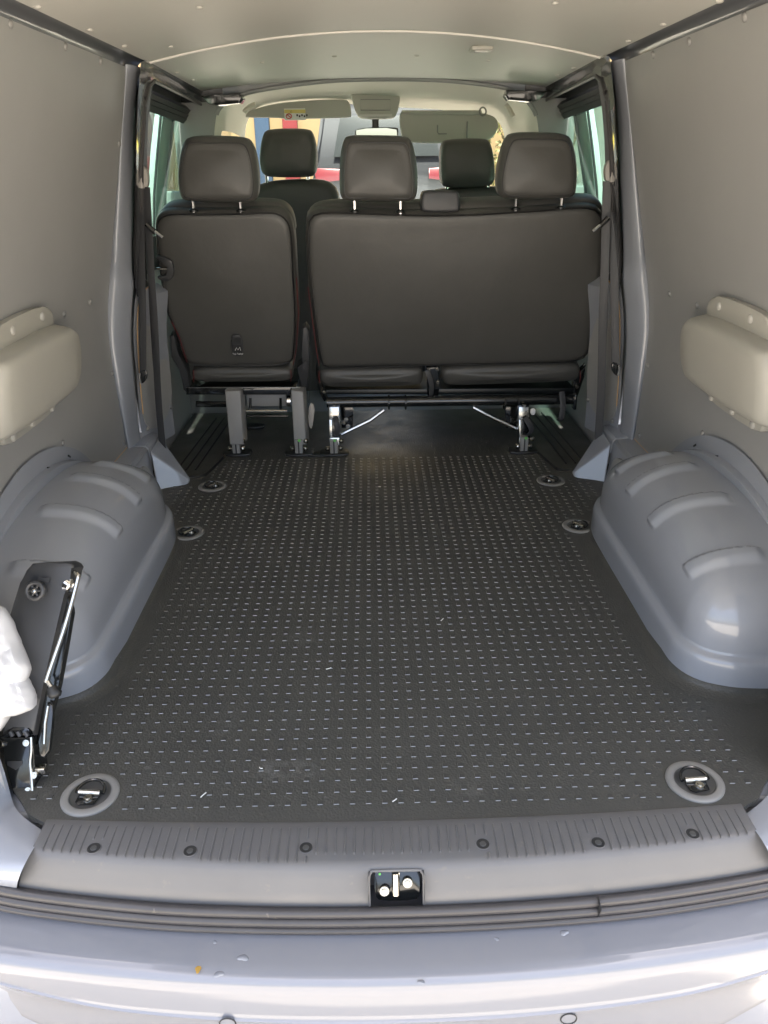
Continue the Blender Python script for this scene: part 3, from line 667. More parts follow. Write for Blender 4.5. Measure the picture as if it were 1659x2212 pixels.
# ---- bumper
def bump_y(x): return .050*(x/.62)**2+.02*max(0, abs(x)-.65)**1.5*6
BP = [(.880, -.088), (.862, -.092), (.850, -.0955), (.842, -.0985), (.836, -.0995), (.81, -.1025), (.785, -.1065), (.773, -.1105), (.766, -.117), (.761, -.128), (.756, -.150), (.751, -.178), (.7475, -.1805), (.748, -.182), (.749, -.27), (.752, -.33), (.766, -.36), (.79, -.375)]
def bm(u, v):
    k = v*(len(BP)-1); i = min(int(k), len(BP)-2); t = k-i; y, z = lerp(V(BP[i]), V(BP[i+1]), t); x = lerp(-.97, .97, u)
    tuck = .10*abs(x)**3*(1 if z < -.13 else 0)*min(1, (-.13-z)/.1)
    if z < -.13: z = -.13+(z+.13)*(1-.34*smooth(.44, .68, abs(x)))
    return V((x, y+bump_y(x)+tuck, z))
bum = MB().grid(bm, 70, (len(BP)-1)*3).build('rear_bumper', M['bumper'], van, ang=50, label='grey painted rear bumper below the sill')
for p in ((492,2209),(1228,2199)):
    q = at(*p, 'y', .756)
    for _ in range(8):
        yb2 = float(np.interp(-q.z, [-b[1] for b in BP[9:15]], [b[0] for b in BP[9:15]])); q = at(*p, 'y', yb2+bump_y(q.x)+.10*abs(q.x)**3*min(1, max(0, (-.13-q.z)/.1)))
    MB().tube([q+V((.0125*math.cos(a), -.0015, .0125*math.sin(a))) for a in np.linspace(0, 6.28, 25)[:-1]], .0011, 6, closed=True).build('parking_sensor_ring', M['ink'], bum)
    MB().lathe([(.0118, -.001), (.0115, .0012), (.0001, .0018)], q, (0, -1, 0), 24).build('parking_sensor', M['bumper'], bum)
MB().box((0, .98, -.32), (1.84, .30, .42), .02).build('rear_valance', M['paint_d'], van)

# ---- raised tailgate above the opening (throws its shade on sill and bumper)
tg = MB().prism(chaikin([V((x, .94-1.42*t, 1.405+.19*t)) for x, t in ((-.86, 0), (.86, 0), (.93, .30), (.93, .75), (.86, 1.0), (-.86, 1.0), (-.93, .75), (-.93, .30))], 1), (0, .01, .05), .012).build('tailgate', M['paint_d'], van)
MB().prism(chaikin([V((x, .86-1.26*t, 1.402+.17*t)) for x, t in ((-.66, 0.5), (.66, 0.5), (.68, .9), (-.68, .9))], 1), (0, 0, -.012), .004).build('tailgate_trim', M['greytrim'], tg)

# ---- lashing rings in the floor
BOWL = MB().lathe([(.048, .0045), (.047, .0065), (.044, .0078), (.037, .0078), (.035, .0068), (.0335, .004), (.031, .0025), (.0001, .0022)], (0, 0, 0), n=40)
RIM = MB().lathe([(.0495, .002), (.0495, .0055), (.048, .0072), (.045, .0082), (.0375, .0084), (.036, .0076), (.0345, .0045)], (0, 0, 0), n=40).mesh('ring rim', M['ringplastic'], 40)
CUP = MB().lathe([(.0352, .0060), (.034, .0042), (.031, .0031), (.0001, .0030)], (0, 0, 0), n=40).mesh('ring cup', M['bowl'], 40)
LOOP = MB().tube([V((.024*math.cos(a), .002+.024*math.sin(a), .0095+.004*math.sin(a))) for a in np.linspace(-.12, math.pi+.12, 22)], .0030, 8).mesh('ring loop', M['blacksteel'], 40)
CLIP = MB().tube([V((-.019, 0, .0095)), V((.019, 0, .0095))], .0052, 10).mesh('ring clip', M['steel'], 40)
TAB = MB().prism([V(p) for p in ((-.019, 0, .0045), (.019, 0, .0045), (.016, -.022, .0045), (-.010, -.026, .0045), (-.018, -.020, .0045))], (0, 0, .002), .0006).mesh('ring tab', M['blacksteel'], 30)
for k, (px, py, rz, sc) in enumerate(((195,1716,-.10,1.03),(1501,1688,.08,1.03),(406,1151,1.0,1),(1250,1136,-1.0,1),(459,1050,1.0,1),(1190,1038,-1.0,1))):
    q = at(px, py, 'z', .006); T = Matrix.Translation((q.x, q.y, .001)) @ Matrix.Rotation(rz, 4, 'Z') @ Matrix.Scale(sc, 4)
    lr = inst('lashing_ring', RIM, T, van); lr['label'] = ['near left', 'near right', 'left, beside the wheel arch,', 'right, beside the wheel arch,', 'far left', 'far right'][k]+' floor lashing ring in its round rim'
    for nm, me in (('cup', CUP), ('loop', LOOP), ('clip', CLIP), ('tab', TAB)):
        inst(nm, me, T, lr)
    inst('bolt', BOLT, T @ Matrix.Translation((.002, -.013, .0065)), lr)

# ------------------------------------------------------------------ rubber floor mat
fm = thing('floor_mat', 'black rubber load floor mat with rows of small square studs', 'mat', (0, 1.8, 0))
half = [(0, .960), (.30, .964), (.48, .972), (.596, .981), (.640, 1.006), (.668, 1.04), (.70, 1.075), (.76, 1.09), (.865, 1.10), (.865, 1.29), (.80, 2.2), (.79, 2.47), (.70, 2.53), (.70, 2.56), (.845, 2.62), (.845, 3.38), (0, 3.38)]
pts = [V((x, y, .004)) for x, y in half]+[V((-x, y, .004)) for x, y in half[-2:0:-1]]
MB().prism(pts, (0, 0, -.010)).build('mat_sheet', M['mat'], fm)
# turned-up lip round each wheel arch foot
for s in (-1, 1):
    prof = [(-.030, .0045), (-.020, .0052), (-.010, .008), (-.004, .014), (-.0015, .020), (.002, .021)]
    n = len(OA)-1
    def lip(u, v):
        i = round(u*n); k = round(v*(len(prof)-1)); d, z = prof[k]; p = inset(i, d)
        f_ = 1 if i < 24 else lerp(1, .45, min(1, (i-24)/6)); return V((s*p.x, p.y, .004+(z-.0035)*f_ if k else .0042))
    MB().grid(lip, n, len(prof)-1).build('mat_lip', M['mat'], fm, ang=70)
# studs: one by one near the tailgate, the rest as one field
PIT = .0285; x0 = at(921.7/1.1573, 1770, 'z', .005).x
SW, SH, SD = .0049, .0012, .0049
def stud_vf():
    return [(-SW, -SD, 0), (SW, -SD, 0), (SW, SD, 0), (-SW, SD, 0), (-SW+.0004, -SD+.0007, SH), (SW-.0004, -SD+.0007, SH), (SW-.0004, SD-.0004, SH), (-SW+.0004, SD-.0004, SH)], [(0, 1, 5, 4), (1, 2, 6, 5), (2, 3, 7, 6), (3, 0, 4, 7), (4, 5, 6, 7)]
svf = stud_vf(); SM = MB().add(*svf).mesh('stud', M['stud'], 20); SM.materials.append(M['stud_edge_lit'])
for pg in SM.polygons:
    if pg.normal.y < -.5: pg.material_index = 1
ringxy = [(o.location.x, o.location.y) for o in van.children if o.name.startswith('lashing_ring')] or []
ringxy = [tuple(o.matrix_basis.translation[:2]) for o in bpy.data.objects if o.name.startswith('lashing_ring')]
def xmax(y):
    if y < 1.04: return lerp(.575, .62, (y-.98)/.06)
    if y < 1.265: return .66
    if y < 1.40: return lerp(.66, .575, min(1, (y-1.265)/.05))
    if y < 2.08: return .578
    if y < 2.20: return .60
    if y < 2.50: return .745
    return .62
spots = []
r_ = 0; y = .988
while y < 2.78:
    nmax = int(.80/PIT)
    for k in range(-nmax, nmax+1):
        x = x0+k*PIT
        if abs(x) > xmax(y): continue
        if y < .995+.03*(x/.6)**2: continue
        if any((x-a)**2+(y-b)**2 < .061**2 for a, b in ringxy): continue
        spots.append((x, y))
    y += PIT
near = spots[:300]; rest = spots[300:]
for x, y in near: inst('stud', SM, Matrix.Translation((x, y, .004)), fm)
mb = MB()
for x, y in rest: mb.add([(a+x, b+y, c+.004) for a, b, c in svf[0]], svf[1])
sf = mb.build('stud_field', M['stud'], fm, ang=20, kind='stuff'); sf.data.materials.append(M['stud_edge_lit'])
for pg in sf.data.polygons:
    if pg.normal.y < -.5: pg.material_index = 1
# step mats by the doors
for s in (-1, 1):
    st = MB()
    e = [(.64, 2.60), (.60, 2.66), (.575, 2.80), (.575, 3.36)]
    MB().tube(catmull([V((s*x, y, .007)) for x, y in ((.81, 2.585), (.70, 2.580), (.655, 2.590), (.635, 2.63), (.60, 2.85), (.58, 3.2))], 6), .006, 6, flat=.6).build('step_edge', M['black'], fm)
    for k in range(3):
        MB().tube([V((s*(.69+.035*k), 2.66, .005)), V((s*(.66+.035*k), 3.3, .005))], .004, 6).build('step_rib', M['black'], fm)
    MB().tube([V((s*.70, 2.574, .006)), V((s*.645, 2.572, .006))], .0022, 6).build('step_trim', M['steel'], fm)

# ------------------------------------------------------------------ seats of the second row
SP0, SN = V((0, 2.86, .37)), V((0, 1, .25)).normalized()
def sp(px, py, off=0): return atp(px, py, SP0+SN*off, SN)
def resamp(pts, n, closed=True):
    p = pts+[pts[0]] if closed else pts; L = [0]
    for a, b in zip(p, p[1:]): L.append(L[-1]+(b-a).length)
    out = []
    for i in range(n):
        t = L[-1]*i/(n if closed else n-1); k = min(int(np.searchsorted(L, t, 'right'))-1, len(p)-2); out.append(lerp(p[k], p[k+1], (t-L[k])/max(1e-9, L[k+1]-L[k])))
    return out
def backrest(root, px, thick=.12):
    ol = resamp(chaikin([sp(*p) for p in px], 2), 120)
    bk = MB().pillow(ol, SN*thick, .030, .010, .012, 6).build('backrest', M['leather'], root, ang=60)
    c = sum(ol, V())/len(ol)
    pp = [p+(c-p).normalized()*.012-SN*.0035+SN*.008 for p in ol]
    MB().tube(pp, .0032, 6, closed=True).build('piping', M['piping'], bk)
    return bk, ol
def headrest(root, px, y, thick=.105, posts=(), posttop=0):
    ol = resamp(chaikin([at(*p, 'y', y) for p in px], 2), 80)
    hr = MB().pillow(ol, (0, thick, .01), .034, .010, .018, 6).build('headrest', M['leather'], root, ang=60)
    c = sum(ol, V())/len(ol)
    MB().tube([p+(c-p).normalized()*.017+V((0, .006, 0)) for p in ol], .0022, 6, closed=True).build('seam', M['piping'], hr)
    for q in posts:
        a = at(*q, 'y', y+thick*.5); 
        MB().tube([a+V((0, 0, .05)), a+V((0, .004, -.05))], .0062, 10).build('post', M['chrome'], hr)
        MB().lathe([(.016, -.006), (.016, .001), (.011, .005), (.007, .005)], a+V((0, .003, -.014)), n=16).build('post_sleeve', M['dark'], hr)
    return hr
def foot(root, px, py, post_px, mt, wide):
    """latching foot on the floor below a seat leg"""
    q = at(px, py, 'z', .004); y = q.y+.02; x = q.x
    pl = MB().prism(chaikin([V((x+a, y+b, .004)) for a, b in ((-.048, -.030), (.048, -.030), (.060, .0), (.048, .05), (-.048, .05), (-.060, .0))], 1), (0, 0, .009), .004).build('floor_socket', M['black'], root)
    MB().box((x, y, .040), (.030, .034, .058), .004).build('latch', M['greyplastic'], root)
    MB().box((x, y-.0175, .036), (.005, .002, .056), .0006).build('latch_slot', M['ink'], root)
    MB().lathe([(.0055, 0), (.0055, .001), (.0001, .0016)], (x+.004, y-.0180, .066), (0, -1, 0), 12).build('indicator_dot', M['green_dot'], root)
    for dx, dz in ((-.027, .032), (.027, .032), (.030, .062)):
        MB().lathe([(.0095, -.006), (.0095, .003), (.006, .006), (.0001, .0065)], (x+dx, y-.012, dz), (math.copysign(1, dx), -.6, .2), 12).build('bolt', M['steel'], root)
    return x, y
# --- single seat on the left
s1 = thing('single_seat', 'single folding rear seat on the left, back turned to the load floor', 'seat', at(578, 985, 'z', .004))
OL1 = [(331,484),(340,466),(360,456),(420,457),(540,455),(590,452),(614,460),(630,478),(636,520),(640,600),(645,680),(640,760),(634,794),(520,798),(408,796),(396,780),(380,730),(362,695),(350,650),(341,590),(335,540)]
bk1, ol1 = backrest(s1, OL1)
MB().pillow(resamp(chaikin([sp(*p, .035) for p in ((333,480),(345,455),(372,442),(430,440),(590,440),(616,448),(634,470),(640,520),(400,530),(338,530))], 2), 90), SN*.10, .035, .0, .012).build('back_top', M['leather'], s1, ang=60)
h1 = headrest(s1, [(402,296),(470,296),(528,299),(542,312),(552,345),(557,385),(556,422),(549,438),(520,440),(430,439),(394,437),(384,426),(379,385),(383,340),(391,310)], 2.69, posts=((417,444),(519,444)))
MB().tube([p+(V((0, 0, 0))) for p in [sp(*q, -.006) for q in ((640,600),(645,680),(640,755),(633,788))]], .0012, 5).build('stitching', M['stitch'], bk1)
MB().tube([sp(*q, -.006) for q in ((404,782),(388,730),(371,695))], .0012, 5).build('stitching', M['stitch'], bk1)
rl = resamp(chaikin([sp(*p, -.005) for p in ((414,797),(520,796),(628,796),(634,812),(628,827),(520,829),(420,828),(412,814))], 2), 60)
cu = MB().pillow(rl, SN*.30, .020, .010, .01).build('seat_cushion', M['leather'], s1, ang=60)
for xx in (418, 628): MB().tube([sp(xx, 799, -.010), sp(xx+1, 813, -.018), sp(xx, 825, -.010)], .0012, 5).build('stitching', M['stitch'], cu)
# top tether plate
tp = [sp(*p, -.010) for p in ((498,722),(524,722),(527,768),(502,768))]
tt = MB().prism(chaikin(tp, 1), -SN*.006, .002).build('tether_plate', M['bracket'], s1)
MB().prism([sp(*p, -.0165) for p in ((502,729),(521,729),(521,742),(502,742))], -SN*.0012).build('tether_slot', M['ink'], tt)
MB().prism([sp(*p, -.0165) for p in ((503,746),(522,746),(523,761),(504,761))], -SN*.0015).build('tether_label', M['ink'], tt)
MB().tube([sp(*p, -.019) for p in ((508,757),(511,751),(514,756),(518,750),(520,757))], .0013, 5).build('child_seat_symbol', M['white'], tt)
def text(name, body, pos, size, xdir, zdir, m, parent, depth=.0006):
    cu_ = bpy.data.curves.new(name, 'FONT'); cu_.body = body; cu_.size = size; cu_.align_x = 'CENTER'; cu_.align_y = 'CENTER'; cu_.extrude = depth
    ob = bpy.data.objects.new(name, cu_); COL.objects.link(ob); dg = bpy.context.evaluated_depsgraph_get(); me = bpy.data.meshes.new_from_object(ob.evaluated_get(dg))
    bpy.data.objects.remove(ob); me.materials.clear(); me.materials.append(m); o = bpy.data.objects.new(name, me); COL.objects.link(o)
    X = V(xdir).normalized(); Z = V(zdir).normalized(); N_ = X.cross(Z)
    o.matrix_basis = Matrix(((X.x, Z.x, N_.x, pos[0]), (X.y, Z.y, N_.y, pos[1]), (X.z, Z.z, N_.z, pos[2]), (0, 0, 0, 1))); hook(o, parent); return o
text('tether_lettering', 'Top Tether', sp(514, 764.5, -.0195), .0085, (1, 0, 0), (0, -.25, 1), M['white'], tt)
# side release handle
hd_ = chaikin([sp(*p, -.004) for p in ((338,548),(366,556),(375,564),(378,585),(374,600),(362,607),(342,600),(342,593),(358,596),(364,590),(365,574),(360,566),(340,560))], 1)
MB().prism(hd_, -SN*.014, .003).build('release_handle', M['bracket'], s1)
MB().tube([sp(338, 580, 0), sp(368, 580, -.004)], .004, 8).build('handle_rod', M['steel'], s1)
# side brackets
for px in ([(366,728),(374,724),(379,735),(384,770),(404,798),(410,840),(404,850),(396,842),(390,800),(370,772)], [(652,712),(660,706),(668,716),(668,790),(664,838),(650,836),(645,800),(641,792),(656,786),(652,760)]):
    MB().prism([sp(*p, -.006) for p in px], SN*.05, .004).build('side_bracket', M['bracket'], s1)
MB().prism([sp(*p, -.012) for p in ((652,788),(661,776),(666,792),(664,805),(652,806))], -SN*.006, .002).build('strap_loop', M['belt'], s1)
# frame below
YF = 2.875
def fy(px, py, y=YF): return at(px, py, 'y', y)
MB().prism([fy(*p) for p in ((402,836),(640,836),(640,853),(402,853))], (0, .30, 0), .003).build('seat_frame', M['blacksteel'], s1)
MB().tube([fy(402,837,2.872), fy(648,837,2.872)], .0025, 6).build('frame_rail', M['steel'], s1)
MB().tube([fy(424,873), fy(500,873)], .012, 10).build('cross_tube', M['blacksteel'], s1)
MB().prism([fy(*p, 2.93) for p in ((533,851),(618,851),(618,878),(533,878))], (0, .05, 0), .004).build('cross_plate', M['greyplastic'], s1)
MB().tube([fy(528,888,2.90), fy(620,888,2.90)], .007, 10).build('cross_tube', M['steel'], s1)
MB().tube([fy(528,899,2.90), fy(622,899,2.90)], .0045, 8).build('cross_tube', M['blacksteel'], s1)
for xx in (541, 606): MB().tube([fy(xx,860,2.925), fy(xx,884,2.91)], .005, 8).build('pin', M['blacksteel'], s1)
for xx in (530, 621): MB().lathe([(.022, 0), (.022, .014), (.012, .016), (.0001, .016)], fy(xx,866,2.90), (-1 if xx < 560 else 1, 0, 0), 18).build('hinge', M['chrome'], s1)
for (tl, tr, br, bl, fx) in (((485,844),(519,844),(526,961),(496,961),511), ((628,843),(655,846),(662,961),(635,961),646)):
    fr = [fy(*tl, 2.835), fy(*tr, 2.835), fy(*br, 2.80), fy(*bl, 2.80)]
    MB().prism(fr, (.006, .075, 0), .006, 3).build('leg_cover', M['greyplastic'], s1, ang=50)
for fx in (511, 646): foot(s1, fx, 985, None, None, 0)
MB().tube(catmull([fy(666,720,2.84), fy(672,790,2.85), fy(667,870,2.86)], 6), .0014, 5).build('release_cord', M['bracket'], s1)
MB().prism(chaikin([fy(*p, 2.86) for p in ((668,868),(681,877),(676,916),(672,929),(665,915))], 1), (0, .012, 0), .002).build('cord_tag', M['guide'], s1)
for px_, py_ in ((545, 925),): 
    q = at(px_, py_, 'z', .004); MB().prism(chaikin([V((q.x+a, q.y+b, .004)) for a, b in ((-.05, -.02), (.05, -.02), (.05, .04), (-.05, .04))], 1), (0, 0, .012), .004).build('front_socket', M['black'], s1)

# --- double bench on the right
s2 = thing('double_seat_bench', 'double folding rear bench on the right, back turned to the load floor', 'bench', at(930, 985, 'z', .004))
OL2 = [(658,482),(666,464),(686,455),(760,456),(900,460),(1000,458),(1150,452),(1262,444),(1290,447),(1306,464),(1311,500),(1307,590),(1296,680),(1282,745),(1270,785),(1150,790),(900,796),(760,798),(696,800),(688,785),(680,735),(669,660),(661,570)]
bk2, ol2 = backrest(s2, OL2)
MB().pillow(resamp(chaikin([sp(*p, .035) for p in ((660,478),(668,458),(690,445),(760,442),(900,444),(1000,440),(1150,434),(1265,429),(1292,432),(1308,448),(1314,500),(900,520),(662,520))], 2), 120), SN*.10, .035, .0, .012).build('back_top', M['leather'], s2, ang=60)
headrest(s2, [(748,295),(815,295),(884,297),(893,312),(900,345),(904,385),(902,425),(894,437),(850,439),(780,438),(742,436),(734,425),(732,385),(734,340),(740,308)], 2.69, posts=((766,446),(865,446)))
headrest(s2, [(1107,289),(1170,288),(1232,291),(1242,308),(1249,340),(1252,380),(1249,418),(1240,430),(1200,432),(1130,433),(1086,432),(1077,418),(1075,390),(1082,345),(1094,306)], 2.69, posts=((1115,440),(1213,438)))
MB().tube([sp(*q, -.006) for q in ((665,620),(676,700),(684,760),(690,790))], .0012, 5).build('stitching', M['stitch'], bk2)
MB().pillow(resamp(chaikin([at(*p, 'y', 2.725) for p in ((917,412),(985,411),(993,418),(995,452),(988,459),(918,460),(909,453),(911,420))], 2), 60), (0, .10, 0), .010, .002, .002).build('belt_housing', M['bracket'], s2, ang=60)
for rr in ([(692,799),(800,798),(908,796),(915,806),(913,832),(900,838),(800,841),(712,841),(694,834),(687,815)], [(956,795),(1100,791),(1246,787),(1256,796),(1255,820),(1242,828),(1100,833),(970,838),(957,830),(952,812)]):
    cu = MB().pillow(resamp(chaikin([sp(*p, -.004) for p in rr], 2), 80), SN*.30, .024, .014, .01).build('seat_cushion', M['leather'], s2, ang=60)
    q = rr[-1] if rr[0][0] < 900 else rr[3]
    MB().tube([sp(q[0]+3*(1 if rr[0][0] < 900 else -1), 800, -.011), sp(q[0]+2*(1 if rr[0][0] < 900 else -1), 812, -.018), sp(q[0]+4*(1 if rr[0][0] < 900 else -1), 826, -.010)], .0012, 5).build('stitching', M['stitch'], cu)
# centre belt post, straps, tube frame
MB().prism([sp(*p, -.012) for p in ((921,795),(948,793),(949,838),(945,878),(926,878),(922,838))], SN*.05, .005).build('centre_bracket', M['blacksteel'], s2)
MB().tube(catmull([sp(921,800,-.018), sp(927,812,-.026), sp(932,835,-.03), sp(930,866,-.022)], 6), .0095, 8, flat=.18, up=(1, 0, 0)).build('release_strap', M['belt'], s2)
for p in ((926,800),(944,797),(946,825)): inst('bolt', BOLT, Matrix.Translation(sp(*p, -.013)) @ V((0, 0, 1)).rotation_difference(-SN).to_matrix().to_4x4(), s2)
MB().prism([fy(*p, 2.90) for p in ((700,842),(1240,838),(1240,852),(700,852))], (0, .28, 0), .003).build('seat_frame', M['dark'], s2)
YT = 2.86
MB().tube([fy(706,869,YT), fy(1238,862,YT)], .0205, 20).build('main_tube', M['blacksteel'], s2)
MB().box(fy(1240,866,YT), (.012, .05, .06), .004).build('tube_end', M['blacksteel'], s2)
for xx in (840, 876, 1090, 1118): 
    MB().tube([fy(xx,869,YT)+V((0, .026*math.cos(a), .026*math.sin(a))) for a in np.linspace(0, 6.28, 21)[:-1]], .0035, 6, closed=True).build('clamp', M['blacksteel'], s2)
MB().tube([fy(738,938,2.85), fy(800,908,2.86), fy(830,886,2.87)], .0075, 8).build('strut', M['steel'], s2)
MB().tube([fy(1022,880,2.87), fy(1050,895,2.86), fy(1118,927,2.85)], .0075, 8).build('strut', M['steel'], s2)
for xx, py in ((722, 985), (1132, 980)):
    d = 1 if xx > 900 else 0
    p = [fy(xx-13,876,2.825), fy(xx+12,876,2.825), fy(xx+13,962,2.80), fy(xx-11,962,2.80)]
    lg = MB().prism(p, (0, .035, 0), .003).build('leg_post', M['blacksteel'], s2)
    MB().prism([fy(xx-11,879,2.8235), fy(xx+10,879,2.8235), fy(xx+10,905,2.816), fy(xx-11,905,2.816)], (0, -.004, 0), .001).build('leg_face', M['steel'], lg)
    MB().prism([fy(xx-11,906,2.8155), fy(xx-5,906,2.8155), fy(xx-4,944,2.804), fy(xx-10,944,2.804)], (0, -.004, 0), .001).build('leg_face', M['steel'], lg)
    MB().prism([fy(xx-10,945,2.8035), fy(xx+11,945,2.8035), fy(xx+11,961,2.799), fy(xx-10,961,2.799)], (0, -.004, 0), .001).build('leg_face', M['steel'], lg)
    MB().tube(catmull([fy(xx+2,902,2.80), fy(xx+5+6*d,915,2.785), fy(xx+7+9*d,930,2.785), fy(xx+3+4*d,940,2.79)], 5), .011, 8, flat=.2, up=(1, 0, 0)).build('pull_loop', M['belt'], lg)
    MB().lathe([(.010, 0), (.010, .006), (.0001, .008)], fy(xx,877,2.83), (0, 0, 1), 12).build('leg_cap', M['steel'], lg)
    foot(s2, xx, py, None, None, 0)
    MB().prism([fy(*p_, 2.93) for p_ in ((xx+(14 if not d else -40),878),(xx+(42 if not d else -14),878),(xx+(40 if not d else -16),925),(xx+(16 if not d else -38),925))], (0, .03, 0), .004).build('hinge_plate', M['blacksteel'], s2)
    for ddx, ddy in ((20, 912), (30, 920), (26, 906)):
        inst('bolt', BOLT, Matrix.Translation(fy(xx+(ddx if not d else -ddx), ddy, 2.925)) @ Matrix.Rotation(R(90), 4, 'X') @ Matrix.Scale(1.2, 4), s2)
MB().prism(chaikin([fy(*p, 2.80) for p in ((1146,884),(1155,882),(1158,890),(1153,898),(1146,895))], 1), (0, .01, 0), .002).build('paper_tag', M['white'], s2)
MB().tube(catmull([fy(1214,846,2.82), fy(1216,880,2.815), fy(1212,904,2.815), fy(1206,908,2.83)], 6), .011, 8, flat=.18, up=(1, 0, 0)).build('pull_strap', M['belt'], s2)
MB().prism([sp(*p, .0) for p in ((1238,826),(1256,800),(1266,790),(1262,815),(1248,858),(1238,862))], SN*.03, .003).build('side_bracket', M['blacksteel'], s2)
MB().prism([sp(*p, .0) for p in ((684,780),(694,838),(708,865),(700,868),(690,850),(682,810))], SN*.03, .003).build('side_bracket', M['blacksteel'], s2)
for p in ((700,846),(1246,835),(1240,850)): inst('bolt', BOLT, Matrix.Translation(sp(*p, -.003)) @ V((0, 0, 1)).rotation_difference(-SN).to_matrix().to_4x4(), s2)
MB().box(at(684, 984, 'z', .006)+V((0, .02, 0)), (.07, .06, .006), .002).build('socket_bridge', M['black'], s2)

# ------------------------------------------------------------------ front seats
def front_seat(label, loc, back, head, posts):
    t = thing('front_seat', label, 'seat', loc, 'front seats')
    ol = resamp(chaikin([at(*p, 'y', 3.80) for p in back], 2), 90)
    MB().pillow(ol, (0, .12, .0), .04, .008, .01).build('backrest', M['leather'], t, ang=60)
    ol = resamp(chaikin([at(*p, 'y', 3.78) for p in head], 2), 80)
    hr = MB().pillow(ol, (0, .11, .01), .034, .008, .015).build('headrest', M['leather'], t, ang=60)
    for q in posts:
        a = at(*q, 'y', 3.83); MB().tube([a+V((0, 0, .05)), a-V((0, 0, .05))], .007, 10).build('post', M['chrome'], hr)
    c = sum(ol, V())/len(ol)
    MB().box((c.x, 4.08, .36), (.50, .52, .18), .05, seg=3).build('seat_cushion', M['leather'], t)
    MB().box((c.x, 4.05, .14), (.40, .40, .29), .01).build('seat_base', M['dark'], t)
front_seat('front passenger seat showing between the left and middle headrests', (-.39, 4.0, 0), [(560,396),(600,388),(690,386),(722,396),(735,430),(742,520),(745,700),(740,860),(470,860),(470,700),(475,520),(500,430)], [(574,280),(664,279),(676,290),(684,325),(685,360),(681,381),(660,385),(590,385),(566,381),(558,355),(560,320),(566,292)], ((576,384),(665,384)))
front_seat('front driver seat showing between the middle and right headrests', (.41, 4.0, 0), [(910,440),(930,415),(960,405),(1090,402),(1200,404),(1280,420),(1310,470),(1310,860),(900,860),(900,560)], [(963,303),(1054,300),(1063,312),(1070,345),(1072,385),(1066,402),(1040,406),(980,408),(956,405),(951,385),(951,340),(955,312)], ((965,409),(1055,407)))

# ------------------------------------------------------------------ seat belts hanging at the pillars
def belt(s, lbl):
    t = thing('seat_belt', lbl, 'seat belt', V((s*.77, 2.60, .05)), 'belts on the door pillars')
    G = lambda px, py, y=2.60: (lambda q: V((s*-q.x, q.y, q.z)))(at(px, py, 'y', y))
    gd = MB().prism(chaikin([G(*p) for p in ((301,362),(306,358),(314,362),(320,378),(319,402),(313,410),(306,408),(302,396),(300,376))], 2), (0, .022, 0), .006, 3).build('belt_guide', M['guide'], t, ang=60)
    MB().tube(catmull([G(305,366,2.594), G(303,385,2.590), G(306,406,2.594)], 5), .0075, 8).build('guide_hook', M['guide'], gd)
    def strap(pts, w_, nm):
        c = catmull(pts, 8); mb = MB(); mb.tube(c, w_, 8, flat=.10, up=(1, -.35, 0)); return mb.build(nm, M['belt'], t, ang=60)
    # outer run to the parked tongue
    strap([G(303,400), G(303,470,2.61), G(306,600,2.585), G(308,700,2.575), G(309,806,2.565)], .0135, 'strap')
    strap([G(306,400,2.615), G(307,600,2.60), G(309,800,2.58)], .010, 'strap')
    strap([G(316,404), G(320,470), G(327,600,2.59), G(334,700,2.59), G(342,860,2.60), G(352,972,2.60)], .0135, 'strap')
    strap([G(317,404,2.615), G(324,560,2.61), G(331,720,2.61), G(349,960,2.615)], .010, 'strap')
    MB().prism(chaikin([G(*p, 2.56) for p in ((303,802),(316,798),(318,815),(312,826),(305,830),(301,815))], 1), (0, .014, 0), .003).build('tongue', M['blacksteel'], t)
    MB().tube([G(303,806,2.557), G(302,816,2.557), G(305,828,2.557)], .004, 6).build('tongue_edge', M['chrome'], t)
    MB().tube(catmull([G(316,484,2.56), G(326,494,2.56), G(336,502,2.56)], 4), .0085, 8).build('clip_tongue', M['blacksteel'], t)
    MB().tube([G(335,500,2.555), G(352,513,2.55)], .0045, 8).build('clip_blade', M['chrome'], t)
    MB().tube([G(352+6*math.cos(a), 986+12*math.sin(a), 2.585) for a in np.linspace(0, 6.28, 17)[:-1]], .0045, 6, closed=True).build('anchor_loop', M['steel'], t)
    MB().tube(catmull([G(349,975,2.58), G(358,992,2.57), G(372,1006,2.56)], 5), .006, 8).build('anchor_hook', M['blacksteel'], t)
    MB().prism(chaikin([G(*p, 2.56) for p in ((362,992),(376,1000),(374,1010),(360,1006))], 1), (0, .012, .004), .002).build('anchor_plate', M['steel'], t)
belt(-1, 'black seat belt hanging from the pillar beside the single seat'); belt(1, 'black seat belt hanging from the pillar beside the double bench')

# ------------------------------------------------------------------ jack standing on the left
JP0, JN = V((-.67, 1.062, 0)), V((0, 1, -.50)).normalized()
def jp(zx, zy, off=0): return atp(zx*.2929, 1123.3+zy*.2929, JP0+JN*off, JN)
jk = thing('jack', 'black jack under a tall plastic cover leaning at the left wheel arch', 'jack', (-.67, 1.08, 0))
cvp = [jp(*p) for p in ((235,320),(300,314),(490,305),(530,325),(548,352),(500,420),(470,560),(400,860),(330,1160),(280,1400),(245,1595),(215,1520),(180,1508),(90,1508),(55,1530),(20,1590),(0,1500),(20,1000),(60,750),(100,620),(150,460),(190,370))]
cv = MB().prism(cvp, JN*.050, .007, 3).build('cover', M['jackplastic'], jk, ang=50)
sl_ = [jp(*p, -.004) for p in ((285,428),(370,425),(360,462),(335,462),(330,450),(268,452))]
MB().prism(sl_, JN*.001).build('slot', M['ink'], cv)
kc = jp(256, 522, -.016)
kn = MB()
X_, Z_ = V((1, 0, 0)), JN.cross(V((1, 0, 0)))*-1
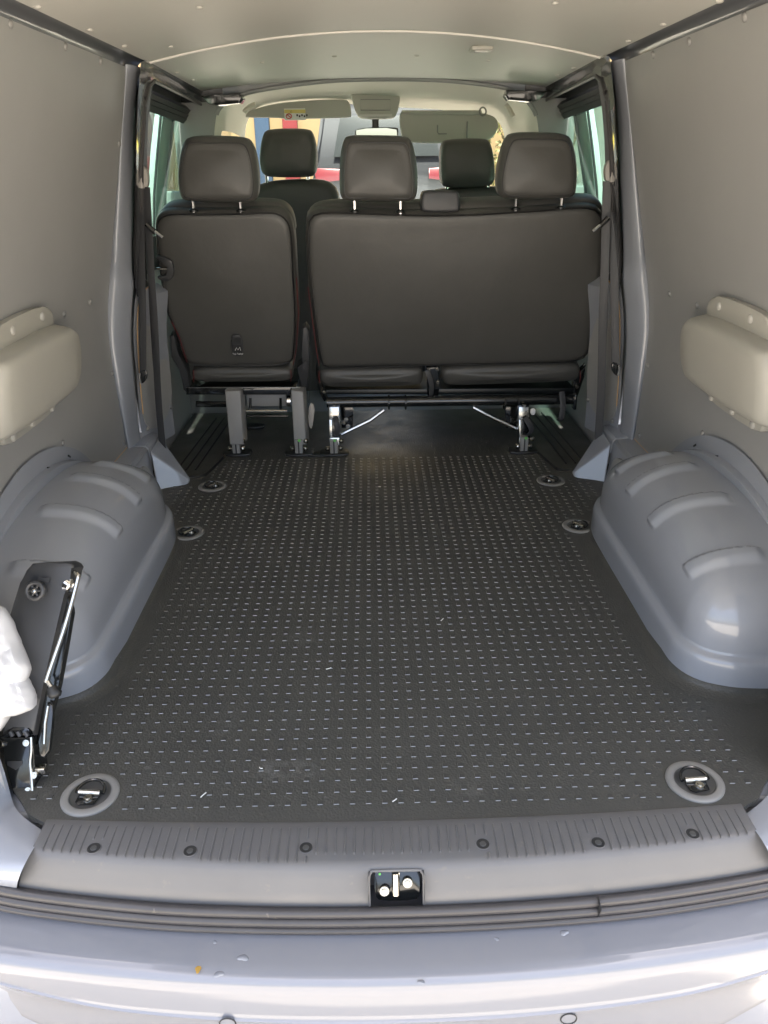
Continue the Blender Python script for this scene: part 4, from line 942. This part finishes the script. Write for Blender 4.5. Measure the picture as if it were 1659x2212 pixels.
def kp(a, r_, o=0): return kc+X_*(r_*math.cos(a))+Z_*(r_*math.sin(a))+JN*o
kn.tube([kp(a, .0145) for a in np.linspace(0, 6.28, 25)[:-1]], .0042, 8, closed=True)
for k in range(6): kn.tube([kp(k*math.pi/3, .004), kp(k*math.pi/3, .0135)], .0024, 6)
kn.lathe([(.006, -.006), (.006, .004), (.003, .006), (.0001, .004)], kc, -JN, 14); kn.lathe([(.0165, .014), (.0165, .002), (.0145, 0)], kc, JN, 24)
kn.build('knob', M['bracket'], cv)
MB().lathe([(.004, 0), (.003, .001), (.0001, .0012)], kc-JN*.006, -JN, 8).build('knob_screw', M['steel'], cv)
MB().tube(catmull([jp(505,392,.02), jp(545,384,.005), jp(572,410,-.002), jp(570,450,-.004), jp(480,780,-.006), jp(350,1160,-.008), jp(352,1190,-.008), jp(388,1245,-.008)], 6), .0042, 8).build('crank_rod', M['steel'], jk)
MB().tube([jp(378,1228,-.008), jp(392,1255,-.008), jp(408,1285,-.008), jp(416,1308,-.008)], [.0085, .0105, .0125, .0085], 12).build('rod_grip', M['black'], jk, ang=60)
MB().prism([jp(*p, .02) for p in ((500,540),(520,660),(528,690),(480,950),(430,1220),(400,1330),(330,1600),(300,1660),(270,1600),(330,1180),(400,860))], JN*.02, .003).build('screw_spindle', M['blacksteel'], jk)
MB().lathe([(.012, -.004), (.014, .004), (.008, .012), (.0001, .013)], jp(505,480,.01), (.6, -.7, 0), 14).build('pivot', M['chrome'], jk)
MB().prism([jp(*p, .006) for p in ((345,1345),(392,1362),(378,1540),(366,1700),(330,1760),(290,1750),(275,1690),(300,1640),(326,1500))], JN*.012, .004, 3).build('lift_arm', M['blacksteel'], jk, ang=50)
MB().tube([jp(355,1370,.004), jp(332,1500,.004), jp(326,1650,.004)], .0022, 6).build('arm_edge', M['steel'], jk)
bx = MB().prism([jp(*p, .004) for p in ((0,1606),(246,1600),(250,1760),(262,1900),(250,2022),(95,2026),(40,1800))], JN*.055, .003).build('base', M['blacksteel'], jk)
MB().tube(catmull([jp(228,1600,0), jp(230,1700,0), jp(222,1790,0), jp(232,1900,0), jp(240,2018,0)], 5), .0032, 8).build('edge_bead', M['steel'], bx)
MB().prism([jp(*p, .0028) for p in ((52,1780),(165,1778),(162,1805),(118,1845),(55,1812))], JN*.001).build('window', M['ink'], bx)
for p in ((16,1652),(196,1642),(212,1992),(252,1880)): inst('rivet', BOLT, Matrix.Translation(jp(*p, .002)) @ V((0, 0, 1)).rotation_difference(-JN).to_matrix().to_4x4() @ Matrix.Scale(.8, 4), bx)
MB().prism([jp(*p, .001) for p in ((55,1592),(220,1590),(215,1540),(180,1525),(90,1525),(60,1550))], JN*.03, .004).build('screw_head', M['blacksteel'], jk)
for k in range(3): MB().tube([jp(75+55*k,1560,-.002), jp(95+55*k,1595,-.002)], .004, 6).build('screw_tooth', M['bracket'], jk)
MB().box(jp(305,1838,.01), (.018, .014, .014), .002).build('stop_bolt', M['steel'], jk)

# ------------------------------------------------------------------ white plastic bag at the left edge
BP0 = V((-.66, 1.035, 0))
def bp(zx, zy): return atp(zx*.2929, 1123.3+zy*.2929, JP0-JN*.035, JN)
ol = [bp(*p) for p in ((-250,560),(-120,560),(0,620),(35,690),(65,740),(110,850),(160,960),(200,1060),(206,1100),(190,1160),(175,1185),(205,1230),(238,1330),(270,1390),(235,1408),(150,1420),(85,1440),(62,1470),(55,1500),(0,1560),(-100,1640),(-240,1660),(-330,1500),(-340,1000),(-320,700))]
ol = resamp(ol, 120); cen = sum(ol, V())/len(ol); mb = MB(); n = len(ol)
from mathutils import noise as mnoise
rings = []
prof = [(.045, .1), (.045, .5), (.035, .85), (.018, .97)]+[(-.05*math.sin(t)*1.0, math.cos(t)**.7) for t in np.linspace(0, 1.52, 34)]
for dep, sc in prof:
    rg = []
    for p in ol:
        q = cen+(p-cen)*sc; w1 = q+V((mnoise.noise(q*9), mnoise.noise(q*9+V((5, 1, 2))), mnoise.noise(q*9+V((1, 7, 3)))))*.03
        cr = abs(mnoise.noise(w1*22))*.020+abs(mnoise.noise(w1*47+V((3, 3, 3))))*.010+abs(mnoise.noise(w1*95))*.004
        rg.append(q+JN*dep-JN*(cr-.006)*(1 if dep < .03 else 0)+(p-cen).normalized()*(.010*mnoise.noise(w1*30)*(sc > .9)))
    rings.append(rg)
mb.add([x for r_ in rings for x in r_], [(i*n+k, i*n+(k+1) % n, (i+1)*n+(k+1) % n, (i+1)*n+k) for i in range(len(rings)-1) for k in range(n)]+[tuple(range(n)), tuple((len(rings)-1)*n+k for k in range(n))])
tag(mb.build('plastic_bag', M['bag'], None, ang=28), 'crumpled white plastic bag hanging beside the black jack cover', 'bag')

# ------------------------------------------------------------------ small things: drops, leaf, scraps
def bumper_pt(px, py):
    q = at(px, py, 'z', -.120)
    for _ in range(6):
        yy = q.y-bump_y(q.x); z = float(np.interp(-yy, [-b[0] for b in BP[:8]], [b[1] for b in BP[:8]])); q = at(px, py, 'z', z)
    return q
for k, (px, py, r_, lb) in enumerate(((525,2069,.0062,'largest water drop lying on the bumper top'), (473,2104,.0055,'water drop below the largest drop, beside the dry leaf crumb'), (464,2035,.0028,'small water drop above the largest drop near the bumper seal'), (1219,2015,.0052,'water drop high on the bumper right of the middle'), (1073,2028,.0030,'small water drop left of the drop high on the right'), (910,2121,.0040,'long water drop low on the bumper near the middle'))):
    q = bumper_pt(px, py); mb = MB(); ph = random.random()*6
    prof = [(1, -.02), (.98, .10), (.88, .24), (.66, .38), (.35, .46), (.02, .48)]
    nn = 20; vs_ = []
    for f_, h in prof:
        for i in range(nn):
            a = 2*math.pi*i/nn; rr = r_*f_*(1+.22*math.sin(2*a+ph)+.12*math.sin(3*a+ph*2)); vs_.append(V((q.x+rr*math.cos(a)*1.25, q.y+rr*math.sin(a), q.z+h*r_*.8)))
    mb.add(vs_, [(i*nn+j, i*nn+(j+1) % nn, (i+1)*nn+(j+1) % nn, (i+1)*nn+j) for i in range(len(prof)-1) for j in range(nn)])
    tag(mb.build('water_drop', M['drop'], None, ang=80), lb, 'water drop', 'water drops on the bumper')
q = bumper_pt(428, 2097); mb = MB()
mb.prism([q+V((a, b, .0012+abs(a)*.3)) for a, b in ((-.005, .002), (-.002, .006), (.003, .0055), (.005, .002), (.002, -.005), (-.001, -.006))], (0, 0, .0008))
tag(mb.build('leaf_crumb', M['leaf'], None), 'small yellow dry leaf crumb on the bumper top', 'leaf')
def scrap(px, py, ln, a, lb):
    q = at(px, py, 'z', .0072); d = V((math.cos(a), math.sin(a), 0))
    tag(MB().tube([q-d*ln, q+V((0, 0, .001)), q+d*ln*.6+V((.002, .003, .001))], .0011, 5).build('paper_scrap', M['scrap'], None), lb, 'scrap', 'pale scraps on the floor mat')
scrap(439,1718,.006,.9,'white scrap on the mat right of the near left lashing ring'); scrap(563,1661,.005,-1.0,'white scrap on the mat before the pale scuff'); scrap(852,1730,.004,.4,'curled white scrap on the mat above the latch recess')
scrap(710,1445,.006,.1,'white fleck half way down the mat left of its middle'); scrap(955,1339,.005,.9,'white scratch-like fibre on the mat right of the middle'); scrap(1060,1210,.005,-.7,'pale fibre on the far right part of the mat'); scrap(820,1052,.005,-.9,'pale fibre on the mat between the seats and the middle')

# ------------------------------------------------------------------ outside: walls and vehicles seen through the glass
YW = 13.0
def ow(px, py, y): return at(px, py, 'y', y)
zg = groundz(12)
wl_ = MB().box((0, YW+.15, zg+2.4), (24, .3, 5.0), .02).build('yellow_wall', M['wall_y']); tag(wl_, 'pale yellow rendered building wall beyond the windscreen', 'wall')
for px, m_, nm, lb in ((565, 'blue', 'blue_pillar', 'blue painted pillar on the yellow wall, left of the red one'), (626, 'red', 'red_pillar', 'red painted pillar on the yellow wall above the left front headrest')):
    q = ow(px, 270, YW-.12); tag(MB().box((q.x, YW-.06, zg+2.3), (.22, .12, 4.6), .01).build(nm, M[m_]), lb, 'pillar')
def car(name, label, cat, loc, W_, H_, L_, body, suv=True, lampm='lamp'):
    t = thing(name, label, cat, loc); x, y, z = loc
    pr = [(-.5, .18), (-.5, .50), (-.47, .62), (-.40, .93), (-.30, 1.0), (.15, 1.0), (.30, .66), (.5, .55), (.5, .18)]
    mb = MB(); st = []
    for wx, ins in ((-1, .05), (-.86, 0), (.86, 0), (1, .05)): pass
    def sec(f_): return [V((x+f_*W_/2*(1-(.16 if b > .64 else 0)), y+a*L_*(1-(.02 if abs(f_) == 1 else 0))+L_/2, z+b*H_)) for a, b in pr]
    A = sec(-1); B = sec(1); n = len(A)
    b_ = bmesh.new(); va = [b_.verts.new(p) for p in A]; vb = [b_.verts.new(p) for p in B]
    b_.faces.new(va); b_.faces.new(vb[::-1])
    for i in range(n): b_.faces.new((va[i], vb[i], vb[(i+1) % n], va[(i+1) % n]))
    bmesh.ops.bevel(b_, geom=b_.edges[:], offset=.05, segments=3, affect='EDGES'); b_.verts.index_update()
    mb.add([p.co for p in b_.verts], [[q.index for q in f.verts] for f in b_.faces]); b_.free()
    mb.build('body', body, t, ang=50)
    rear = lambda fx, fz, o=.012: V((x+fx*W_/2, y+L_/2+lerp(-.5, -.47, min(1, max(0, (fz-.5)/.12)))*L_-o if fz < .62 else y+L_/2+lerp(-.47, -.40, (fz-.62)/.31)*L_-o, z+fz*H_))
    MB().prism([rear(-.70, .67), rear(.70, .67), rear(.60, .90), rear(-.60, .90)], (0, -.006, 0), .002).build('rear_window', M['carglass'], t)
    for s in (-1, 1):
        MB().prism([rear(s*.55, .60, .02), rear(s*.96, .61, .0), rear(s*.93, .52, .0), rear(s*.55, .54, .02)], (0, -.03, 0), .01).build('tail_lamp', M[lampm], t)
        MB().prism([rear(s*.62, .27, .015), rear(s*.90, .28, .015), rear(s*.86, .255, .015), rear(s*.66, .25, .015)], (0, -.015, 0), .004).build('reflector', M[lampm], t)
        for yy in (.18, .80):
            MB().lathe([(.16, -.11), (.33, -.10), (.34, -.06), (.34, .06), (.33, .10), (.16, .11)], (x+s*(W_/2-.10), y+yy*L_, z+.34), (1, 0, 0), 24).build('wheel', M['tyre'], t)
    MB().box(rear(0, .24, .03), (W_*.8, .04, H_*.06), .01).build('bumper_trim', M['black'], t)
    return t, rear
t, rear = car('parked_car', 'dark grey parked car with red tail lamps seen through the windscreen', 'car', (ow(833,360,11).x, 10.2, groundz(10.6)), 1.86, 1.95, 3.0, M['suv'])
MB().box(rear(0, .46, .03), (.52, .015, .11), .004).build('number_plate', M['plate'], t)
MB().prism([rear(-.35, .50, .02), rear(.35, .50, .02), rear(.35, .485, .02), rear(-.35, .485, .02)], (0, -.012, 0)).build('chrome_strip', M['chrome'], t)
t, rear = car('parked_van', 'dark maroon vehicle with yellow plate seen through the left door window', 'van', (-3.15, 9.6, groundz(9.8)), 1.5, 2.2, 2.6, M['maroon'])
pq = rear(.22, .545, .03)
MB().box(pq, (.42, .015, .11), .004).build('number_plate', M['plate'], t)
text('plate_lettering', 'XZ', pq+V((-.02, -.010, 0)), .10, (1, 0, 0), (0, 0, 1), M['ink'], t, .001)
tag(MB().box((-4.4, 8.6, groundz(8.6)+1.6), (2.90, .3, 3.6), .03).build('pebble_dash_wall', M['pebble']), 'bright pebble-dash wall seen through the left door window', 'wall')
t, rear = car('white_car', 'pale vehicle seen through the right door window', 'car', (3.25, 7.6, groundz(8.0)), 1.75, 2.0, 3.6, M['vanwhite'])
# bush beyond the right window
bs = thing('bush', 'brownish bush beyond the right door window', 'bush', (2.6, 12.2, zg))
mb = MB(); rnd = random.Random(3)
for i in range(2600):
    a = rnd.random()*6.28; e = rnd.uniform(-1, 1); r_ = rnd.random()**.4
    c = V((2.7+1.3*r_*math.cos(a)*math.sqrt(1-e*e), 12.2+.6*r_*math.sin(a)*math.sqrt(1-e*e), zg+1.5+1.3*r_*e)); d = V((rnd.gauss(0, 1), rnd.gauss(0, 1), rnd.gauss(0, 1))).normalized(); u_ = d.orthogonal().normalized(); k = rnd.uniform(.03, .07)
    mb.add([c+d*k, c+u_*k*.5, c-d*k, c-u_*k*.5], [(0, 1, 2, 3)])
mb.build('crown', M['bush'], bs)
mb = MB()
for i in range(9):
    a = i*.7; mb.tube([V((2.7+.1*math.cos(a), 12.2+.1*math.sin(a), zg-.05)), V((2.7+.35*math.cos(a), 12.2+.2*math.sin(a), zg+.8)), V((2.7+.9*math.cos(a), 12.2+.4*math.sin(a), zg+1.7))], [.03, .022, .008], 6)
mb.build('trunk', M['bark'], bs)
